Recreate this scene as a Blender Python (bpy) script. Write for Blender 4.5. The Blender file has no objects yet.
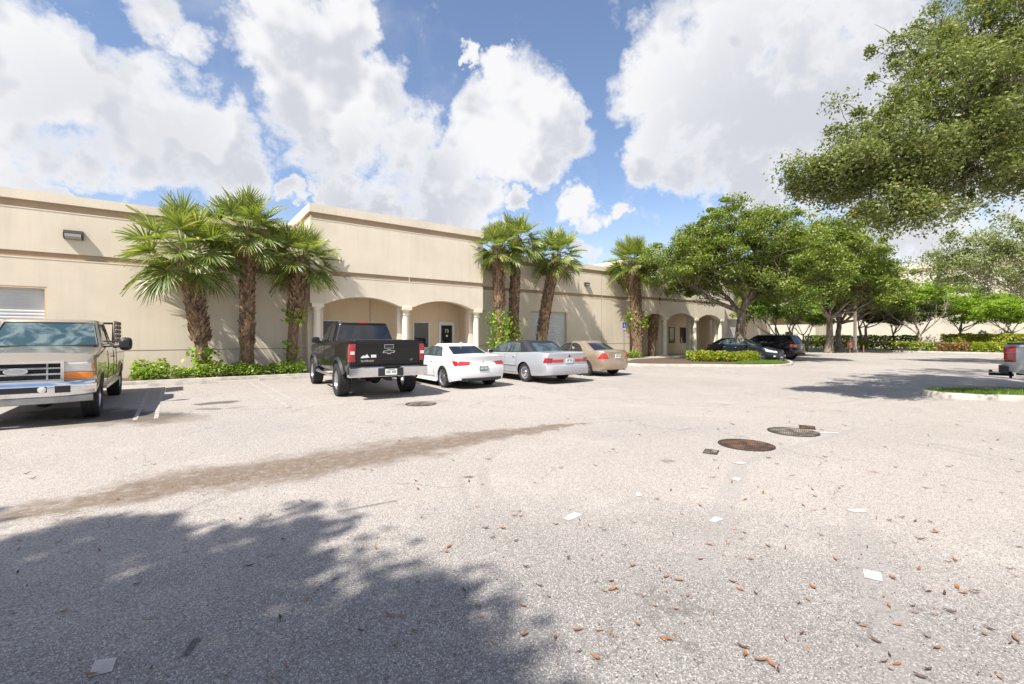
import bpy, math, random
import numpy as np
from mathutils import Vector, Matrix
random.seed(7); RNG = np.random.default_rng(11)
PI = math.pi
scene = bpy.context.scene
COL = scene.collection
SA, CA = math.sin(math.radians(36.5)), math.cos(math.radians(36.5))
EYE = 1.6
def G(px, py):                                  # ground point seen at a pixel of the photograph
    d = 455*EYE/(py-336); u = (px-512)/455*d
    return (u*CA+d*SA, -u*SA+d*CA)
def PD(px, d):
    u = (px-512)/455*d
    return (u*CA+d*SA, -u*SA+d*CA)
# ---------------------------------------------------------------- tagging
def tag(o, label=None, cat=None, group=None, kind=None):
    if label: o['label'] = label
    if cat: o['category'] = cat
    if group: o['group'] = group
    if kind: o['kind'] = kind
    return o
def empty(name, loc=(0,0,0), rz=0):
    o = bpy.data.objects.new(name, None); COL.objects.link(o)
    o.location = loc; o.rotation_euler = (0,0,rz); o.empty_display_size = .2
    return o
def copy_tree(o, parent=None):
    c = o.copy(); COL.objects.link(c); c.parent = parent
    for ch in list(o.children): copy_tree(ch, c)
    return c
# ---------------------------------------------------------------- mesh builder
class MB:
    def __init__(s): s.v=[]; s.f=[]; s.a=[]; s.cur=0.5
    def pt(s, p): s.v.append(tuple(p)); return len(s.v)-1
    def face(s, ids): s.f.append(tuple(ids)); s.a.append(s.cur)
    def poly(s, pts): s.face([s.pt(p) for p in pts])
    def grid(s, rows, closed=False):
        n=len(rows[0]); ids=[[s.pt(p) for p in r] for r in rows]
        for i in range(len(rows)-1):
            for j in range(n if closed else n-1):
                k=(j+1)%n
                s.face((ids[i][j],ids[i][k],ids[i+1][k],ids[i+1][j]))
        return ids
    def box(s, a, b, M=None):
        x0,y0,z0=a; x1,y1,z1=b
        c=[(x0,y0,z0),(x1,y0,z0),(x1,y1,z0),(x0,y1,z0),(x0,y0,z1),(x1,y0,z1),(x1,y1,z1),(x0,y1,z1)]
        if M is not None: c=[tuple(M@Vector(p)) for p in c]
        i=[s.pt(p) for p in c]
        for q in ((0,3,2,1),(4,5,6,7),(0,1,5,4),(1,2,6,5),(2,3,7,6),(3,0,4,7)): s.face([i[k] for k in q])
        return s
    def prism(s, poly, d):          # planar polygon pts (3d), extruded by vector d
        n=len(poly); a=[s.pt(p) for p in poly]; b=[s.pt(Vector(p)+Vector(d)) for p in poly]
        s.face(a[::-1]); s.face(b)
        for i in range(n): s.face((a[i],a[(i+1)%n],b[(i+1)%n],b[i]))
        return s
    def tube(s, pts, rad, n=8, cap=True):
        pts=[Vector(p) for p in pts]; rows=[]
        if not hasattr(rad,'__len__'): rad=[rad]*len(pts)
        up=Vector((0,0,1)); prev=None
        for i,p in enumerate(pts):
            t=(pts[min(i+1,len(pts)-1)]-pts[max(i-1,0)])
            if t.length<1e-9: t=Vector((0,0,1))
            t.normalize()
            if prev is None:
                r=up if abs(t.z)<.9 else Vector((1,0,0))
                a=t.cross(r).normalized()
            else:
                a=prev-t*prev.dot(t)
                if a.length<1e-6: a=t.orthogonal()
                a.normalize()
            prev=a; b=t.cross(a)
            rows.append([p+(a*math.cos(k*2*PI/n)+b*math.sin(k*2*PI/n))*rad[i] for k in range(n)])
        ids=s.grid(rows,closed=True)
        if cap: s.face(ids[0][::-1]); s.face(ids[-1])
        return s
    def lathe(s, prof, n=24, axis='z', M=None, c=(0,0,0)):
        rows=[]
        for r,h in prof:
            row=[]
            for k in range(n):
                a=k*2*PI/n
                if axis=='z': p=Vector((r*math.cos(a),r*math.sin(a),h))
                else: p=Vector((r*math.cos(a),h,-r*math.sin(a)))
                if M is not None: p=M@p
                row.append(p+Vector(c))
            rows.append(row)
        ids=s.grid(rows,closed=True)
        if prof[0][0]>1e-4 and False: s.face(ids[0][::-1])
        return s
    def build(s, name, mat, parent=None, smooth=None, attr=False, weld=0):
        me=bpy.data.meshes.new(name); me.from_pydata([tuple(p) for p in s.v],[],s.f)
        if weld:
            import bmesh
            bm=bmesh.new(); bm.from_mesh(me); bmesh.ops.remove_doubles(bm,verts=bm.verts,dist=weld)
            bmesh.ops.recalc_face_normals(bm,faces=bm.faces); bm.to_mesh(me); bm.free()
        if attr and not weld:
            at=me.attributes.new('rnd','FLOAT','FACE'); at.data.foreach_set('value',np.array(s.a,dtype=np.float32))
        if smooth is not None:
            me.shade_smooth()
            if smooth<179: me.set_sharp_from_angle(angle=math.radians(smooth))
        if mat: me.materials.append(mat)
        me.update()
        o=bpy.data.objects.new(name,me); COL.objects.link(o); o.parent=parent
        return o
def np_mesh(name, V, F, mat, parent=None, attr=None):
    """V (n,3); F (m,k) quads or tris"""
    me=bpy.data.meshes.new(name); k=F.shape[1]
    me.vertices.add(len(V)); me.vertices.foreach_set('co',V.astype(np.float32).ravel())
    me.loops.add(F.size); me.loops.foreach_set('vertex_index',F.astype(np.int32).ravel())
    me.polygons.add(len(F)); me.polygons.foreach_set('loop_start',np.arange(0,F.size,k,dtype=np.int32))
    me.update(calc_edges=True)
    if attr is not None:
        at=me.attributes.new('rnd','FLOAT','FACE'); at.data.foreach_set('value',attr.astype(np.float32))
    me.materials.append(mat)
    o=bpy.data.objects.new(name,me); COL.objects.link(o); o.parent=parent
    return o
# ---------------------------------------------------------------- materials
def new_mat(name):
    m=bpy.data.materials.new(name); m.use_nodes=True
    nt=m.node_tree; b=nt.nodes['Principled BSDF']
    return m,nt,b
def N(nt,t,**kw):
    n=nt.nodes.new(t)
    for k,v in kw.items(): setattr(n,k,v)
    return n
def setin(n,**kw):
    for k,v in kw.items(): n.inputs[k].default_value=v
def mathn(nt,op,a,b=None,c=None,clamp=False):
    n=nt.nodes.new('ShaderNodeMath'); n.operation=op; n.use_clamp=clamp
    for i,x in enumerate((a,b,c)):
        if x is None: continue
        if isinstance(x,(int,float)): n.inputs[i].default_value=x
        else: nt.links.new(x,n.inputs[i])
    return n.outputs[0]
def vmath(nt,op,a,b=None,out=0):
    n=nt.nodes.new('ShaderNodeVectorMath'); n.operation=op
    for i,x in enumerate((a,b)):
        if x is None: continue
        if isinstance(x,(tuple,list)): n.inputs[i].default_value=x
        elif isinstance(x,(int,float)): n.inputs[3].default_value=x
        else: nt.links.new(x,n.inputs[i])
    return n.outputs[out]
def mixc(nt,f,a,b,mode='MIX'):
    n=nt.nodes.new('ShaderNodeMix'); n.data_type='RGBA'; n.blend_type=mode
    for s,x in ((0,f),(6,a),(7,b)):
        if isinstance(x,(int,float)): n.inputs[s].default_value=x
        elif isinstance(x,(tuple,list)): n.inputs[s].default_value=(*x[:3],1)
        else: nt.links.new(x,n.inputs[s])
    return n.outputs[2]
def mrange(nt,x,a,b,c=0,d=1,smooth=True):
    n=nt.nodes.new('ShaderNodeMapRange'); n.interpolation_type='SMOOTHSTEP' if smooth else 'LINEAR'
    nt.links.new(x,n.inputs[0])
    for i,v in zip((1,2,3,4),(a,b,c,d)): n.inputs[i].default_value=v
    return n.outputs[0]
def noise(nt,vec,scale,detail=4,rough=.55,dist=0,out=0):
    n=nt.nodes.new('ShaderNodeTexNoise'); setin(n,Scale=scale,Detail=detail,Roughness=rough,Distortion=dist)
    if vec is not None: nt.links.new(vec,n.inputs['Vector'])
    return n.outputs[out]
def bump(nt,h,b,strength=.3,dist=.01):
    n=nt.nodes.new('ShaderNodeBump'); setin(n,Strength=strength,Distance=dist)
    nt.links.new(h,n.inputs['Height']); nt.links.new(n.outputs[0],b.inputs['Normal'])
def pos(nt): return nt.nodes.new('ShaderNodeNewGeometry').outputs['Position']
def mat_simple(name,c,rough=.5,metal=0,coat=0,nz=0,nscale=6,spec=.5):
    m,nt,b=new_mat(name); setin(b,Roughness=rough,Metallic=metal,**{'Coat Weight':coat,'Coat Roughness':.03,'Specular IOR Level':spec})
    b.inputs['Base Color'].default_value=(*c,1)
    tc=nt.nodes.new('ShaderNodeTexCoord').outputs['Object']
    n1=noise(nt,tc,nscale,5)
    f=mrange(nt,n1,.3,.7,1-max(nz,.03),1+max(nz,.03))
    nt.links.new(vmath(nt,'SCALE',(c[0],c[1],c[2]),None) if False else mixc(nt,1.0,c,comb(nt,f),'MULTIPLY'),b.inputs['Base Color'])
    return m
def comb(nt,f):
    n=nt.nodes.new('ShaderNodeCombineColor')
    for i in range(3): nt.links.new(f,n.inputs[i])
    return n.outputs[0]
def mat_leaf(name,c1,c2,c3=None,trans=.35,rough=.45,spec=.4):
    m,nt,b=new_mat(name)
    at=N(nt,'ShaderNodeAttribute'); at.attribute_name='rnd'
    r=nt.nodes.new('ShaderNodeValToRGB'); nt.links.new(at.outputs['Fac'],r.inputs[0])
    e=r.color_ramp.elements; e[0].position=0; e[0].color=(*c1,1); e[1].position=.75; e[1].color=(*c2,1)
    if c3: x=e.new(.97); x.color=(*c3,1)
    nt.links.new(r.outputs[0],b.inputs['Base Color']); setin(b,Roughness=rough,**{'Specular IOR Level':spec})
    t=nt.nodes.new('ShaderNodeBsdfTranslucent'); nt.links.new(mixc(nt,1.0,r.outputs[0],(1.25,1.3,.6),'MULTIPLY'),t.inputs[0])
    mx=nt.nodes.new('ShaderNodeMixShader'); mx.inputs[0].default_value=trans
    nt.links.new(b.outputs[0],mx.inputs[1]); nt.links.new(t.outputs[0],mx.inputs[2])
    nt.links.new(mx.outputs[0],nt.nodes['Material Output'].inputs[0])
    return m
def mat_bark(name,c1,c2,scale=8,attr=False):
    m,nt,b=new_mat(name); setin(b,Roughness=.9)
    p=pos(nt); mp=nt.nodes.new('ShaderNodeMapping'); mp.inputs['Scale'].default_value=(1,1,.35); nt.links.new(p,mp.inputs[0])
    n1=noise(nt,mp.outputs[0],scale,6,.65,.5)
    f=mrange(nt,n1,.35,.65)
    if attr:
        at=N(nt,'ShaderNodeAttribute'); at.attribute_name='rnd'
        f=mathn(nt,'ADD',mathn(nt,'MULTIPLY',f,.5),mathn(nt,'MULTIPLY',at.outputs['Fac'],.5))
    nt.links.new(mixc(nt,f,c1,c2),b.inputs['Base Color']); bump(nt,n1,b,.7,.03)
    return m
M={}
def stucco(name,c,var=.06,streak=.07):
    m,nt,b=new_mat(name); setin(b,Roughness=.88,**{'Specular IOR Level':.25}); p=pos(nt)
    big=noise(nt,p,.45,5,.6); fine=noise(nt,p,38,3,.6)
    mp=nt.nodes.new('ShaderNodeMapping'); mp.inputs['Scale'].default_value=(2.6,2.6,.16); nt.links.new(p,mp.inputs[0])
    st=noise(nt,mp.outputs[0],1.3,5,.65)
    f=mathn(nt,'ADD',mrange(nt,big,.3,.7,1-var,1+var),mrange(nt,st,.45,.75,0,-streak))
    f=mathn(nt,'MULTIPLY',f,mrange(nt,fine,.3,.7,.97,1.03))
    sep=nt.nodes.new('ShaderNodeSeparateXYZ'); nt.links.new(p,sep.inputs[0])
    low=mathn(nt,'MULTIPLY',mrange(nt,sep.outputs[2],.0,.5,1,0),mrange(nt,noise(nt,p,2.2,5),.35,.65,.0,.22))
    c0=mixc(nt,1.0,c,comb(nt,f),'MULTIPLY'); c0=mixc(nt,low,c0,(.28,.22,.16))
    nt.links.new(c0,b.inputs['Base Color'])
    bump(nt,mathn(nt,'ADD',fine,noise(nt,p,110,2)),b,.35,.006)
    return m
M['wall']=stucco('beige_stucco',(.72,.632,.505))
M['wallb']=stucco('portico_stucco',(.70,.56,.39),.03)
M['band']=stucco('tan_band',(.40,.29,.19))
M['cap']=stucco('cap_stucco',(.72,.632,.505))
M['trim']=stucco('trim_paint',(.80,.72,.58),.02,.02)
M['far']=stucco('far_stucco',(.55,.49,.42))
M['seam']=mat_simple('sealant',(.27,.21,.15),.8)
M['seaml']=mat_simple('pale_sealant',(.78,.72,.60),.8)
M['whitef']=mat_simple('white_frame',(.72,.73,.72),.45)
M['darkmetal']=mat_simple('bronze_metal',(.05,.04,.032),.4,.4)
M['roller']=mat_simple('roller_door_paint',(.56,.57,.57),.5,.0,nz=.06,nscale=1.5)
M['lampglass']=mat_simple('lamp_glass',(.33,.34,.33),.2)
M['concrete']=mat_simple('kerb_concrete',(.40,.365,.325),.9,nz=.22,nscale=3)
M['soil']=mat_simple('mulch',(.10,.065,.04),.95,nz=.5,nscale=25)
M['rubber']=mat_simple('tyre_rubber',(.018,.018,.02),.75,nz=.2,nscale=20)
M['under']=mat_simple('underbody',(.012,.012,.013),.8)
M['blackpl']=mat_simple('black_plastic',(.02,.02,.022),.5)
M['chrome']=mat_simple('chrome',(.72,.73,.75),.1,1.0,nz=.05)
M['satin']=mat_simple('satin_metal',(.62,.62,.62),.3,.9)
M['rim']=mat_simple('alloy',(.55,.55,.56),.28,.9,nz=.1)
M['red']=mat_simple('red_lens',(.30,.008,.012),.12,coat=1)
M['redl']=mat_simple('bright_red_lens',(.52,.02,.02),.12,coat=1)
M['clear']=mat_simple('clear_lens',(.62,.62,.58),.08,.2,coat=1)
M['amber']=mat_simple('amber_lens',(.85,.24,.02),.15,coat=1)
M['plate']=mat_simple('plate_white',(.68,.70,.68),.5)
M['platec']=mat_simple('plate_print',(.10,.18,.13),.5)
M['blue']=mat_simple('sign_blue',(.02,.06,.38),.4)
M['steel']=mat_simple('galvanised_post',(.33,.34,.34),.5,.5,nz=.15)
def paint(name,c,metal=.0,rough=.3):
    m,nt,b=new_mat(name); setin(b,Metallic=metal,Roughness=rough,**{'Coat Weight':1.0 if max(c)>.1 else .75,'Coat Roughness':.03,'Specular IOR Level':.5 if max(c)>.1 else .08})
    tc=nt.nodes.new('ShaderNodeTexCoord').outputs['Object']
    fl=noise(nt,tc,900,1); du=noise(nt,tc,1.6,5,.6)
    sep=nt.nodes.new('ShaderNodeSeparateXYZ'); nt.links.new(tc,sep.inputs[0])
    dirt=mathn(nt,'MULTIPLY',mrange(nt,sep.outputs[2],.25,.8,.22 if max(c)>.1 else .03,.02 if max(c)>.1 else .001),mrange(nt,du,.35,.7))
    c0=mixc(nt,1.0,c,comb(nt,mrange(nt,fl,.3,.7,.93,1.07)),'MULTIPLY')
    nt.links.new(mixc(nt,dirt,c0,(.30,.26,.21)),b.inputs['Base Color'])
    nt.links.new(mrange(nt,dirt,0,.3,rough,.6),b.inputs['Roughness'])
    return m
M['p_black']=paint('black_paint',(.006,.006,.007),0,.3)
M['p_white']=paint('white_paint',(.78,.78,.79),0,.3)
M['p_silverblue']=paint('pale_silver_blue_paint',(.47,.49,.525),.4,.32)
M['vinyl']=mat_simple('dark_vinyl',(.016,.017,.024),.65,nz=.1,nscale=30)
M['p_gold']=paint('champagne_paint',(.42,.325,.23),.55,.3)
M['p_tan']=paint('tan_paint',(.46,.37,.26),.5,.3)
M['p_navy']=paint('dark_blue_grey_paint',(.022,.028,.04),.5,.25)
M['p_black2']=paint('near_black_paint',(.010,.009,.011),0,.25)
M['p_grey']=paint('silver_grey_paint',(.33,.35,.38),.6,.3)
def glass(name,c,rough=.03,pat=None):
    m,nt,b=new_mat(name); setin(b,Roughness=rough,**{'Specular IOR Level':.8}); b.inputs['Base Color'].default_value=(*c,1)
    tc=nt.nodes.new('ShaderNodeTexCoord').outputs['Object']; n1=noise(nt,tc,2.2 if pat is None else 3.4,4,.5,.6)
    nt.links.new(mixc(nt,mrange(nt,n1,.4,.62),c,pat if pat else tuple(x*1.8 for x in c)),b.inputs['Base Color'])
    return m
M['gdark']=glass('tinted_glass',(.010,.011,.014))
M['gmid']=glass('car_glass',(.03,.045,.05),pat=(.07,.10,.10))
M['gwind']=glass('windscreen_painted_reflection',(.03,.06,.07),pat=(.13,.17,.17))  # pale blotches painted into the glass colour as cloud reflections
M['gbld']=glass('building_glass',(.012,.014,.016))
M['bark']=mat_bark('oak_bark',(.10,.075,.055),(.30,.25,.20),7)
M['barkd']=mat_bark('dark_oak_bark',(.05,.04,.03),(.17,.135,.10),9)
M['barkl']=mat_bark('pale_bark',(.22,.18,.14),(.45,.39,.32),7)
M['palmbark']=mat_bark('palm_boots',(.025,.014,.009),(.42,.27,.16),14,attr=True)
M['oak']=mat_leaf('oak_leaves',(.070,.11,.018),(.26,.325,.06),(.38,.34,.06),.34)
M['oaknear']=mat_leaf('near_oak_leaves',(.085,.11,.03),(.27,.31,.11),(.50,.36,.06),.38)
M['olive']=mat_leaf('olive_leaves',(.12,.15,.05),(.32,.36,.16),None,.35)
M['lime']=mat_leaf('lime_leaves',(.11,.20,.015),(.34,.47,.055),None,.5)
M['dkgreen']=mat_leaf('dark_leaves',(.02,.05,.012),(.06,.12,.02),None,.3)
M['palm']=mat_leaf('palm_leaves',(.070,.105,.022),(.30,.36,.085),(.60,.52,.20),.34,.38,.6)
M['palmd']=mat_leaf('dry_fronds',(.22,.14,.06),(.40,.28,.13),None,.25)
M['vine']=mat_leaf('vine_leaves',(.10,.26,.012),(.30,.48,.035),(.6,.6,.1),.4)
M['hedge']=mat_leaf('hedge_leaves',(.06,.13,.015),(.25,.36,.05),(.45,.45,.08),.35)
M['hedgey']=mat_leaf('yellow_hedge_leaves',(.09,.15,.012),(.30,.34,.035),(.50,.44,.06),.35)
M['hedger']=mat_leaf('red_hedge_leaves',(.12,.12,.03),(.34,.20,.10),None,.35)
M['grass']=mat_leaf('grass_blades',(.07,.13,.02),(.20,.29,.05),None,.35)
M['fleaf']=mat_simple('fallen_leaf_brown',(.26,.12,.05),.7,nz=.3,nscale=60)
M['fleaf2']=mat_simple('fallen_leaf_dark',(.10,.055,.035),.7,nz=.3,nscale=60)
M['fleaf3']=mat_simple('fallen_leaf_orange',(.42,.20,.07),.7,nz=.3,nscale=60)
M['rwood']=mat_simple('weathered_rack_wood',(.13,.10,.08),.8,nz=.4,nscale=9)
M['redbrown']=mat_simple('red_brown_paint',(.22,.10,.07),.6,nz=.2)
M['iron']=None
SKYS=.105; SKYTINT=(1.0,.99,1.03); CLOUDS=.545; SUNE=5.0; EXPO=.80
# ================================================================ ground and markings
def capsule(nt,p,a,b):
    ba=(b[0]-a[0],b[1]-a[1],0); L2=ba[0]**2+ba[1]**2
    pa=vmath(nt,'SUBTRACT',p,(a[0],a[1],0))
    h=mathn(nt,'DIVIDE',vmath(nt,'DOT_PRODUCT',pa,ba,1),L2,clamp=True)
    n=nt.nodes.new('ShaderNodeVectorMath'); n.operation='SCALE'; n.inputs[0].default_value=ba; nt.links.new(h,n.inputs[3])
    dv=vmath(nt,'SUBTRACT',pa,n.outputs[0])
    return vmath(nt,'LENGTH',dv,None,1),h
def make_ground():
    m,nt,b=new_mat('weathered_asphalt'); setin(b,Roughness=.92,**{'Specular IOR Level':.25}); p=pos(nt)
    big=noise(nt,p,.16,5,.6); mid=noise(nt,p,1.1,5,.65); 
    c=mixc(nt,mrange(nt,big,.35,.65),(.385,.342,.305),(.335,.300,.270))
    c=mixc(nt,mrange(nt,mid,.5,.72,0,.55),c,(.43,.385,.345))
    # asphalt colour darkened at the near left to deepen the tree shade there
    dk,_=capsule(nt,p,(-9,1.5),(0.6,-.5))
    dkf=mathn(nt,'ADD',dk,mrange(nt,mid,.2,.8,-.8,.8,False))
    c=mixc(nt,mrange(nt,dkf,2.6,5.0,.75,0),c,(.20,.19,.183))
    # aggregate: two sizes of stone, pale and dark
    v=nt.nodes.new('ShaderNodeTexVoronoi'); setin(v,Scale=150.0); nt.links.new(p,v.inputs['Vector'])
    sx=nt.nodes.new('ShaderNodeSeparateColor'); nt.links.new(v.outputs['Color'],sx.inputs[0])
    v2=nt.nodes.new('ShaderNodeTexVoronoi'); setin(v2,Scale=70.0); nt.links.new(p,v2.inputs['Vector'])
    sx2=nt.nodes.new('ShaderNodeSeparateColor'); nt.links.new(v2.outputs['Color'],sx2.inputs[0])
    f=mathn(nt,'MULTIPLY',mrange(nt,sx.outputs[0],0,1,.62,1.34,False),mrange(nt,sx2.outputs[0],0,1,.88,1.12,False))
    f=mathn(nt,'MULTIPLY',f,mrange(nt,v.outputs['Distance'],.2,.9,1.05,.80))
    c=mixc(nt,1.0,c,comb(nt,f),'MULTIPLY')
    pale=mathn(nt,'GREATER_THAN',sx.outputs[1],.90); c=mixc(nt,mathn(nt,'MULTIPLY',pale,.55),c,(.62,.59,.56))
    dark=mathn(nt,'GREATER_THAN',sx.outputs[2],.93); c=mixc(nt,mathn(nt,'MULTIPLY',dark,.42),c,(.12,.11,.10))
    # sediment streak washed along the gutter line
    edge=noise(nt,p,1.7,6,.7); edge2=noise(nt,p,9,4,.7)
    pts=[(40,512),(180,482),(300,466),(400,450),(480,437),(575,424)]; wd=[.40,.68,.80,.74,.55,.12]
    tot=None
    for i in range(len(pts)-1):
        d,h=capsule(nt,p,G(*pts[i]),G(*pts[i+1]))
        w=mathn(nt,'ADD',mathn(nt,'MULTIPLY',h,wd[i+1]-wd[i]),wd[i])
        q=mathn(nt,'DIVIDE',mathn(nt,'ADD',d,mathn(nt,'MULTIPLY',mathn(nt,'SUBTRACT',edge,.5),1.5)),w)
        k=mrange(nt,q,.3,1.1,1,0)
        tot=k if tot is None else mathn(nt,'MAXIMUM',tot,k)
    sed=mathn(nt,'MULTIPLY',tot,mrange(nt,edge2,.3,.6,.45,.95))
    c=mixc(nt,sed,c,mixc(nt,edge2,(.08,.06,.045),(.235,.17,.12)))
    # oil and water stains
    for (px,py,px2,py2,w,amt,cc) in ((205,404,228,402,.28,.8,(.07,.06,.055)),(200,409,216,409,.14,.6,(.08,.07,.06)),
        (60,412,150,418,.75,.8,(.055,.05,.048)),(60,424,185,419,.5,.5,(.19,.145,.105)),(232,408,240,407,.12,.4,(.10,.08,.07)),(350,393,352,378,.55,.45,(.12,.11,.10)),
        (465,383,470,376,.4,.4,(.13,.12,.11)),(560,380,566,374,.4,.4,(.13,.12,.11)),(467,477,470,477,.05,.8,(.10,.09,.08)),(667,461,671,461,.09,.6,(.14,.12,.1)),
        (395,501,340,511,.035,.6,(.09,.08,.07)),(186,655,196,640,.03,.7,(.05,.05,.05)),(405,404,440,401,.3,.35,(.16,.14,.12))):
        d,h=capsule(nt,p,G(px,py),G(px2,py2))
        q=mathn(nt,'ADD',d,mathn(nt,'MULTIPLY',mathn(nt,'SUBTRACT',edge,.5),w*2.2))
        c=mixc(nt,mrange(nt,q,w*.45,w*1.15,amt,0),c,cc)
    # ghosts of old painted lines ground off the surface
    for (a,a2,w) in (((857,511),(884,610),.10),((741,463),(700,570),.10),((884,610),(905,684),.10),((640,500),(560,522),.05),((741,463),(860,428),.06),((300,480),(150,520),.03)):
        d,h=capsule(nt,p,G(*a),G(*a2)); q=mathn(nt,'ADD',d,mathn(nt,'MULTIPLY',mathn(nt,'SUBTRACT',edge2,.5),.05))
        c=mixc(nt,mrange(nt,q,w*.8,w*1.2,.35,0),c,(.27,.25,.235))
    # curved tyre marks
    for (cx,cy,r,w) in ((*G(760,470),3.3,.09),(*G(760,470),3.55,.07),(14,9,5.0,.12),(14,9,5.4,.12),(1.6,15,2.9,.07),(1.9,15,3.3,.07)):
        dd=vmath(nt,'LENGTH',vmath(nt,'SUBTRACT',p,(cx,cy,0)),None,1)
        q=mathn(nt,'ABSOLUTE',mathn(nt,'SUBTRACT',dd,r)); k=mathn(nt,'MULTIPLY',mrange(nt,q,w*.4,w,1,0),mrange(nt,mid,.42,.62,0,.30))
        c=mixc(nt,k,c,(.20,.18,.165))
    # cracks
    wob=noise(nt,p,1.4,5,.6,0,1)
    pw=vmath(nt,'ADD',p,vmath(nt,'MULTIPLY',wob,(.9,.9,.9)))
    vc=nt.nodes.new('ShaderNodeTexVoronoi'); vc.feature='DISTANCE_TO_EDGE'; setin(vc,Scale=.33); nt.links.new(pw,vc.inputs['Vector'])
    ck=mathn(nt,'MULTIPLY',mrange(nt,vc.outputs['Distance'],.0015,.0060,1,0),mrange(nt,noise(nt,p,.5,3),.46,.58,0,.42))
    c=mixc(nt,ck,c,(.09,.08,.07))
    nt.links.new(c,b.inputs['Base Color'])
    h=mathn(nt,'ADD',mathn(nt,'MULTIPLY',v.outputs['Distance'],-1.0),mathn(nt,'MULTIPLY',sx2.outputs[0],.3))
    bump(nt,h,b,.40,.006)
    mb=MB(); S=420
    # a gently tessellated sheet
    xs=[-S,-60,-20,0,20,60,120,S]
    mb.grid([[(x,y,0) for x in xs] for y in xs])
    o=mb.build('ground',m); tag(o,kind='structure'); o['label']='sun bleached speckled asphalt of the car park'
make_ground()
def mat_marking():
    m,nt,b=new_mat('worn_road_paint'); setin(b,Roughness=.7); p=pos(nt)
    v=nt.nodes.new('ShaderNodeTexVoronoi'); setin(v,Scale=85.0); nt.links.new(p,v.inputs['Vector'])
    sx=nt.nodes.new('ShaderNodeSeparateColor'); nt.links.new(v.outputs['Color'],sx.inputs[0])
    k=mathn(nt,'MULTIPLY',mrange(nt,noise(nt,p,7,5),.35,.6),mrange(nt,sx.outputs[0],.2,.5,.5,1))
    nt.links.new(mixc(nt,k,(.38,.345,.31),(.50,.48,.46)),b.inputs['Base Color']); return m
def mat_faint():
    m,nt,b=new_mat('very_worn_stall_paint'); setin(b,Roughness=.9); p=pos(nt)
    k=mrange(nt,noise(nt,p,4,6,.7),.40,.62)
    nt.links.new(mixc(nt,k,(.31,.28,.25),(.42,.39,.355)),b.inputs['Base Color']); return m
M['mark']=mat_marking(); M['faint']=mat_faint()
def patch(px,py,L,w,ang,mat=None,name='road_marking'):
    x,y=G(px,py); c,s=math.cos(ang),math.sin(ang); r=random.Random(px)
    P=[]
    for (a,b_) in ((-L/2,-w/2),(0,-w/2),(L/2,-w/2),(L/2,w/2),(0.02,w/2),(-L/2,w/2)):
        a+=r.uniform(-.02,.02); b_+=r.uniform(-.012,.012); P.append((x+a*c-b_*s,y+a*s+b_*c,.004))
    mb=MB(); mb.poly(P); o=mb.build(name,mat or M['mark']); tag(o,kind='structure'); return o
for (px,py,L,w,a) in ((104,668,.11,.08,.3),(873,576,.13,.07,-.55),(571,517,.18,.09,1.1),(857,511,.15,.09,-.6),(741,463,.15,.11,-.3),(736,479,.10,.07,.2),(716,520,.12,.07,0),(830,433,.28,.10,-.7),(639,495,.10,.07,.5),(705,487,.10,.07,.3)):
    if (px,py) not in ((104,668),(873,576),(571,517)): patch(px,py,L,w,a)
for Q in (((95,661),(117,658),(112,672),(88,678)),((863,569),(881,573),(883,582),(864,578)),((562,519),(574,512),(583,515),(569,521))):
    mb=MB(); mb.poly([(*G(*q),.004) for q in Q[::-1]]); tag(mb.build('road_marking',M['mark']),kind='structure')
mb=MB()
for x in (-.62,-.30,2.05,2.35,5.75,6.0,8.9,9.15,11.5,11.75,14.25,14.5,17.2,19.9):
    mb.poly([(x-.035,11.2,.0045),(x+.035,11.2,.0045),(x+.035,18.2,.0045),(x-.035,18.2,.0045)])
tag(mb.build('stall_lines',M['faint']),kind='structure')
# manholes
def mat_iron(name,c1,c2,hex_=False):
    m,nt,b=new_mat(name); setin(b,Roughness=.7,Metallic=.2)
    tc=nt.nodes.new('ShaderNodeTexCoord').outputs['Object']
    v=nt.nodes.new('ShaderNodeTexBrick'); setin(v,Scale=9.0); nt.links.new(tc,v.inputs['Vector'])
    v.inputs['Color1'].default_value=(1,1,1,1); v.inputs['Color2'].default_value=(.8,.8,.8,1); v.inputs['Mortar'].default_value=(0,0,0,1); v.inputs['Mortar Size'].default_value=.06
    n1=noise(nt,tc,6,5,.6)
    k=mathn(nt,'MULTIPLY',mrange(nt,n1,.35,.65),mathn(nt,'ADD',mathn(nt,'MULTIPLY',v.outputs['Fac'],-.7),1.0))
    nt.links.new(mixc(nt,k,c1,c2),b.inputs['Base Color']); bump(nt,v.outputs['Fac'],b,-.6,.01); return m
M['iron']=mat_iron('rusty_iron',(.035,.022,.018),(.22,.115,.06)); M['iron2']=mat_iron('dusty_iron',(.05,.04,.035),(.34,.28,.22))
def manhole(px,py,r,mat,label,square=False):
    x,y=G(px,py); e=empty('manhole_cover',(x,y,0),.4)
    if square:
        MB().box((-r,-r*.7,.001),(r,r*.7,.009)).build('frame',M['darkmetal'],e)
        MB().box((-r*.86,-r*.56,.006),(r*.86,r*.56,.014)).build('lid',mat,e)
    else:
        mb=MB(); mb.lathe([(r,.0),(r,.009),(r*.93,.010),(r*.93,.004)],40); mb.build('frame',M['darkmetal'],e,30)
        mb=MB(); mb.lathe([(r*.92,.003),(r*.915,.013),(.001,.013)],40)
        for a in range(6):
            t=a*PI/3; mb.box((.1*r,-.008,.012),(.85*r,.008,.017),Matrix.Rotation(t,4,'Z'))
        mb.build('lid',mat,e)
    tag(e,label,'manhole cover',None)
manhole(746,445,.38,M['iron'],'large rusty round manhole cover on the open asphalt, the nearer one')
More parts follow.
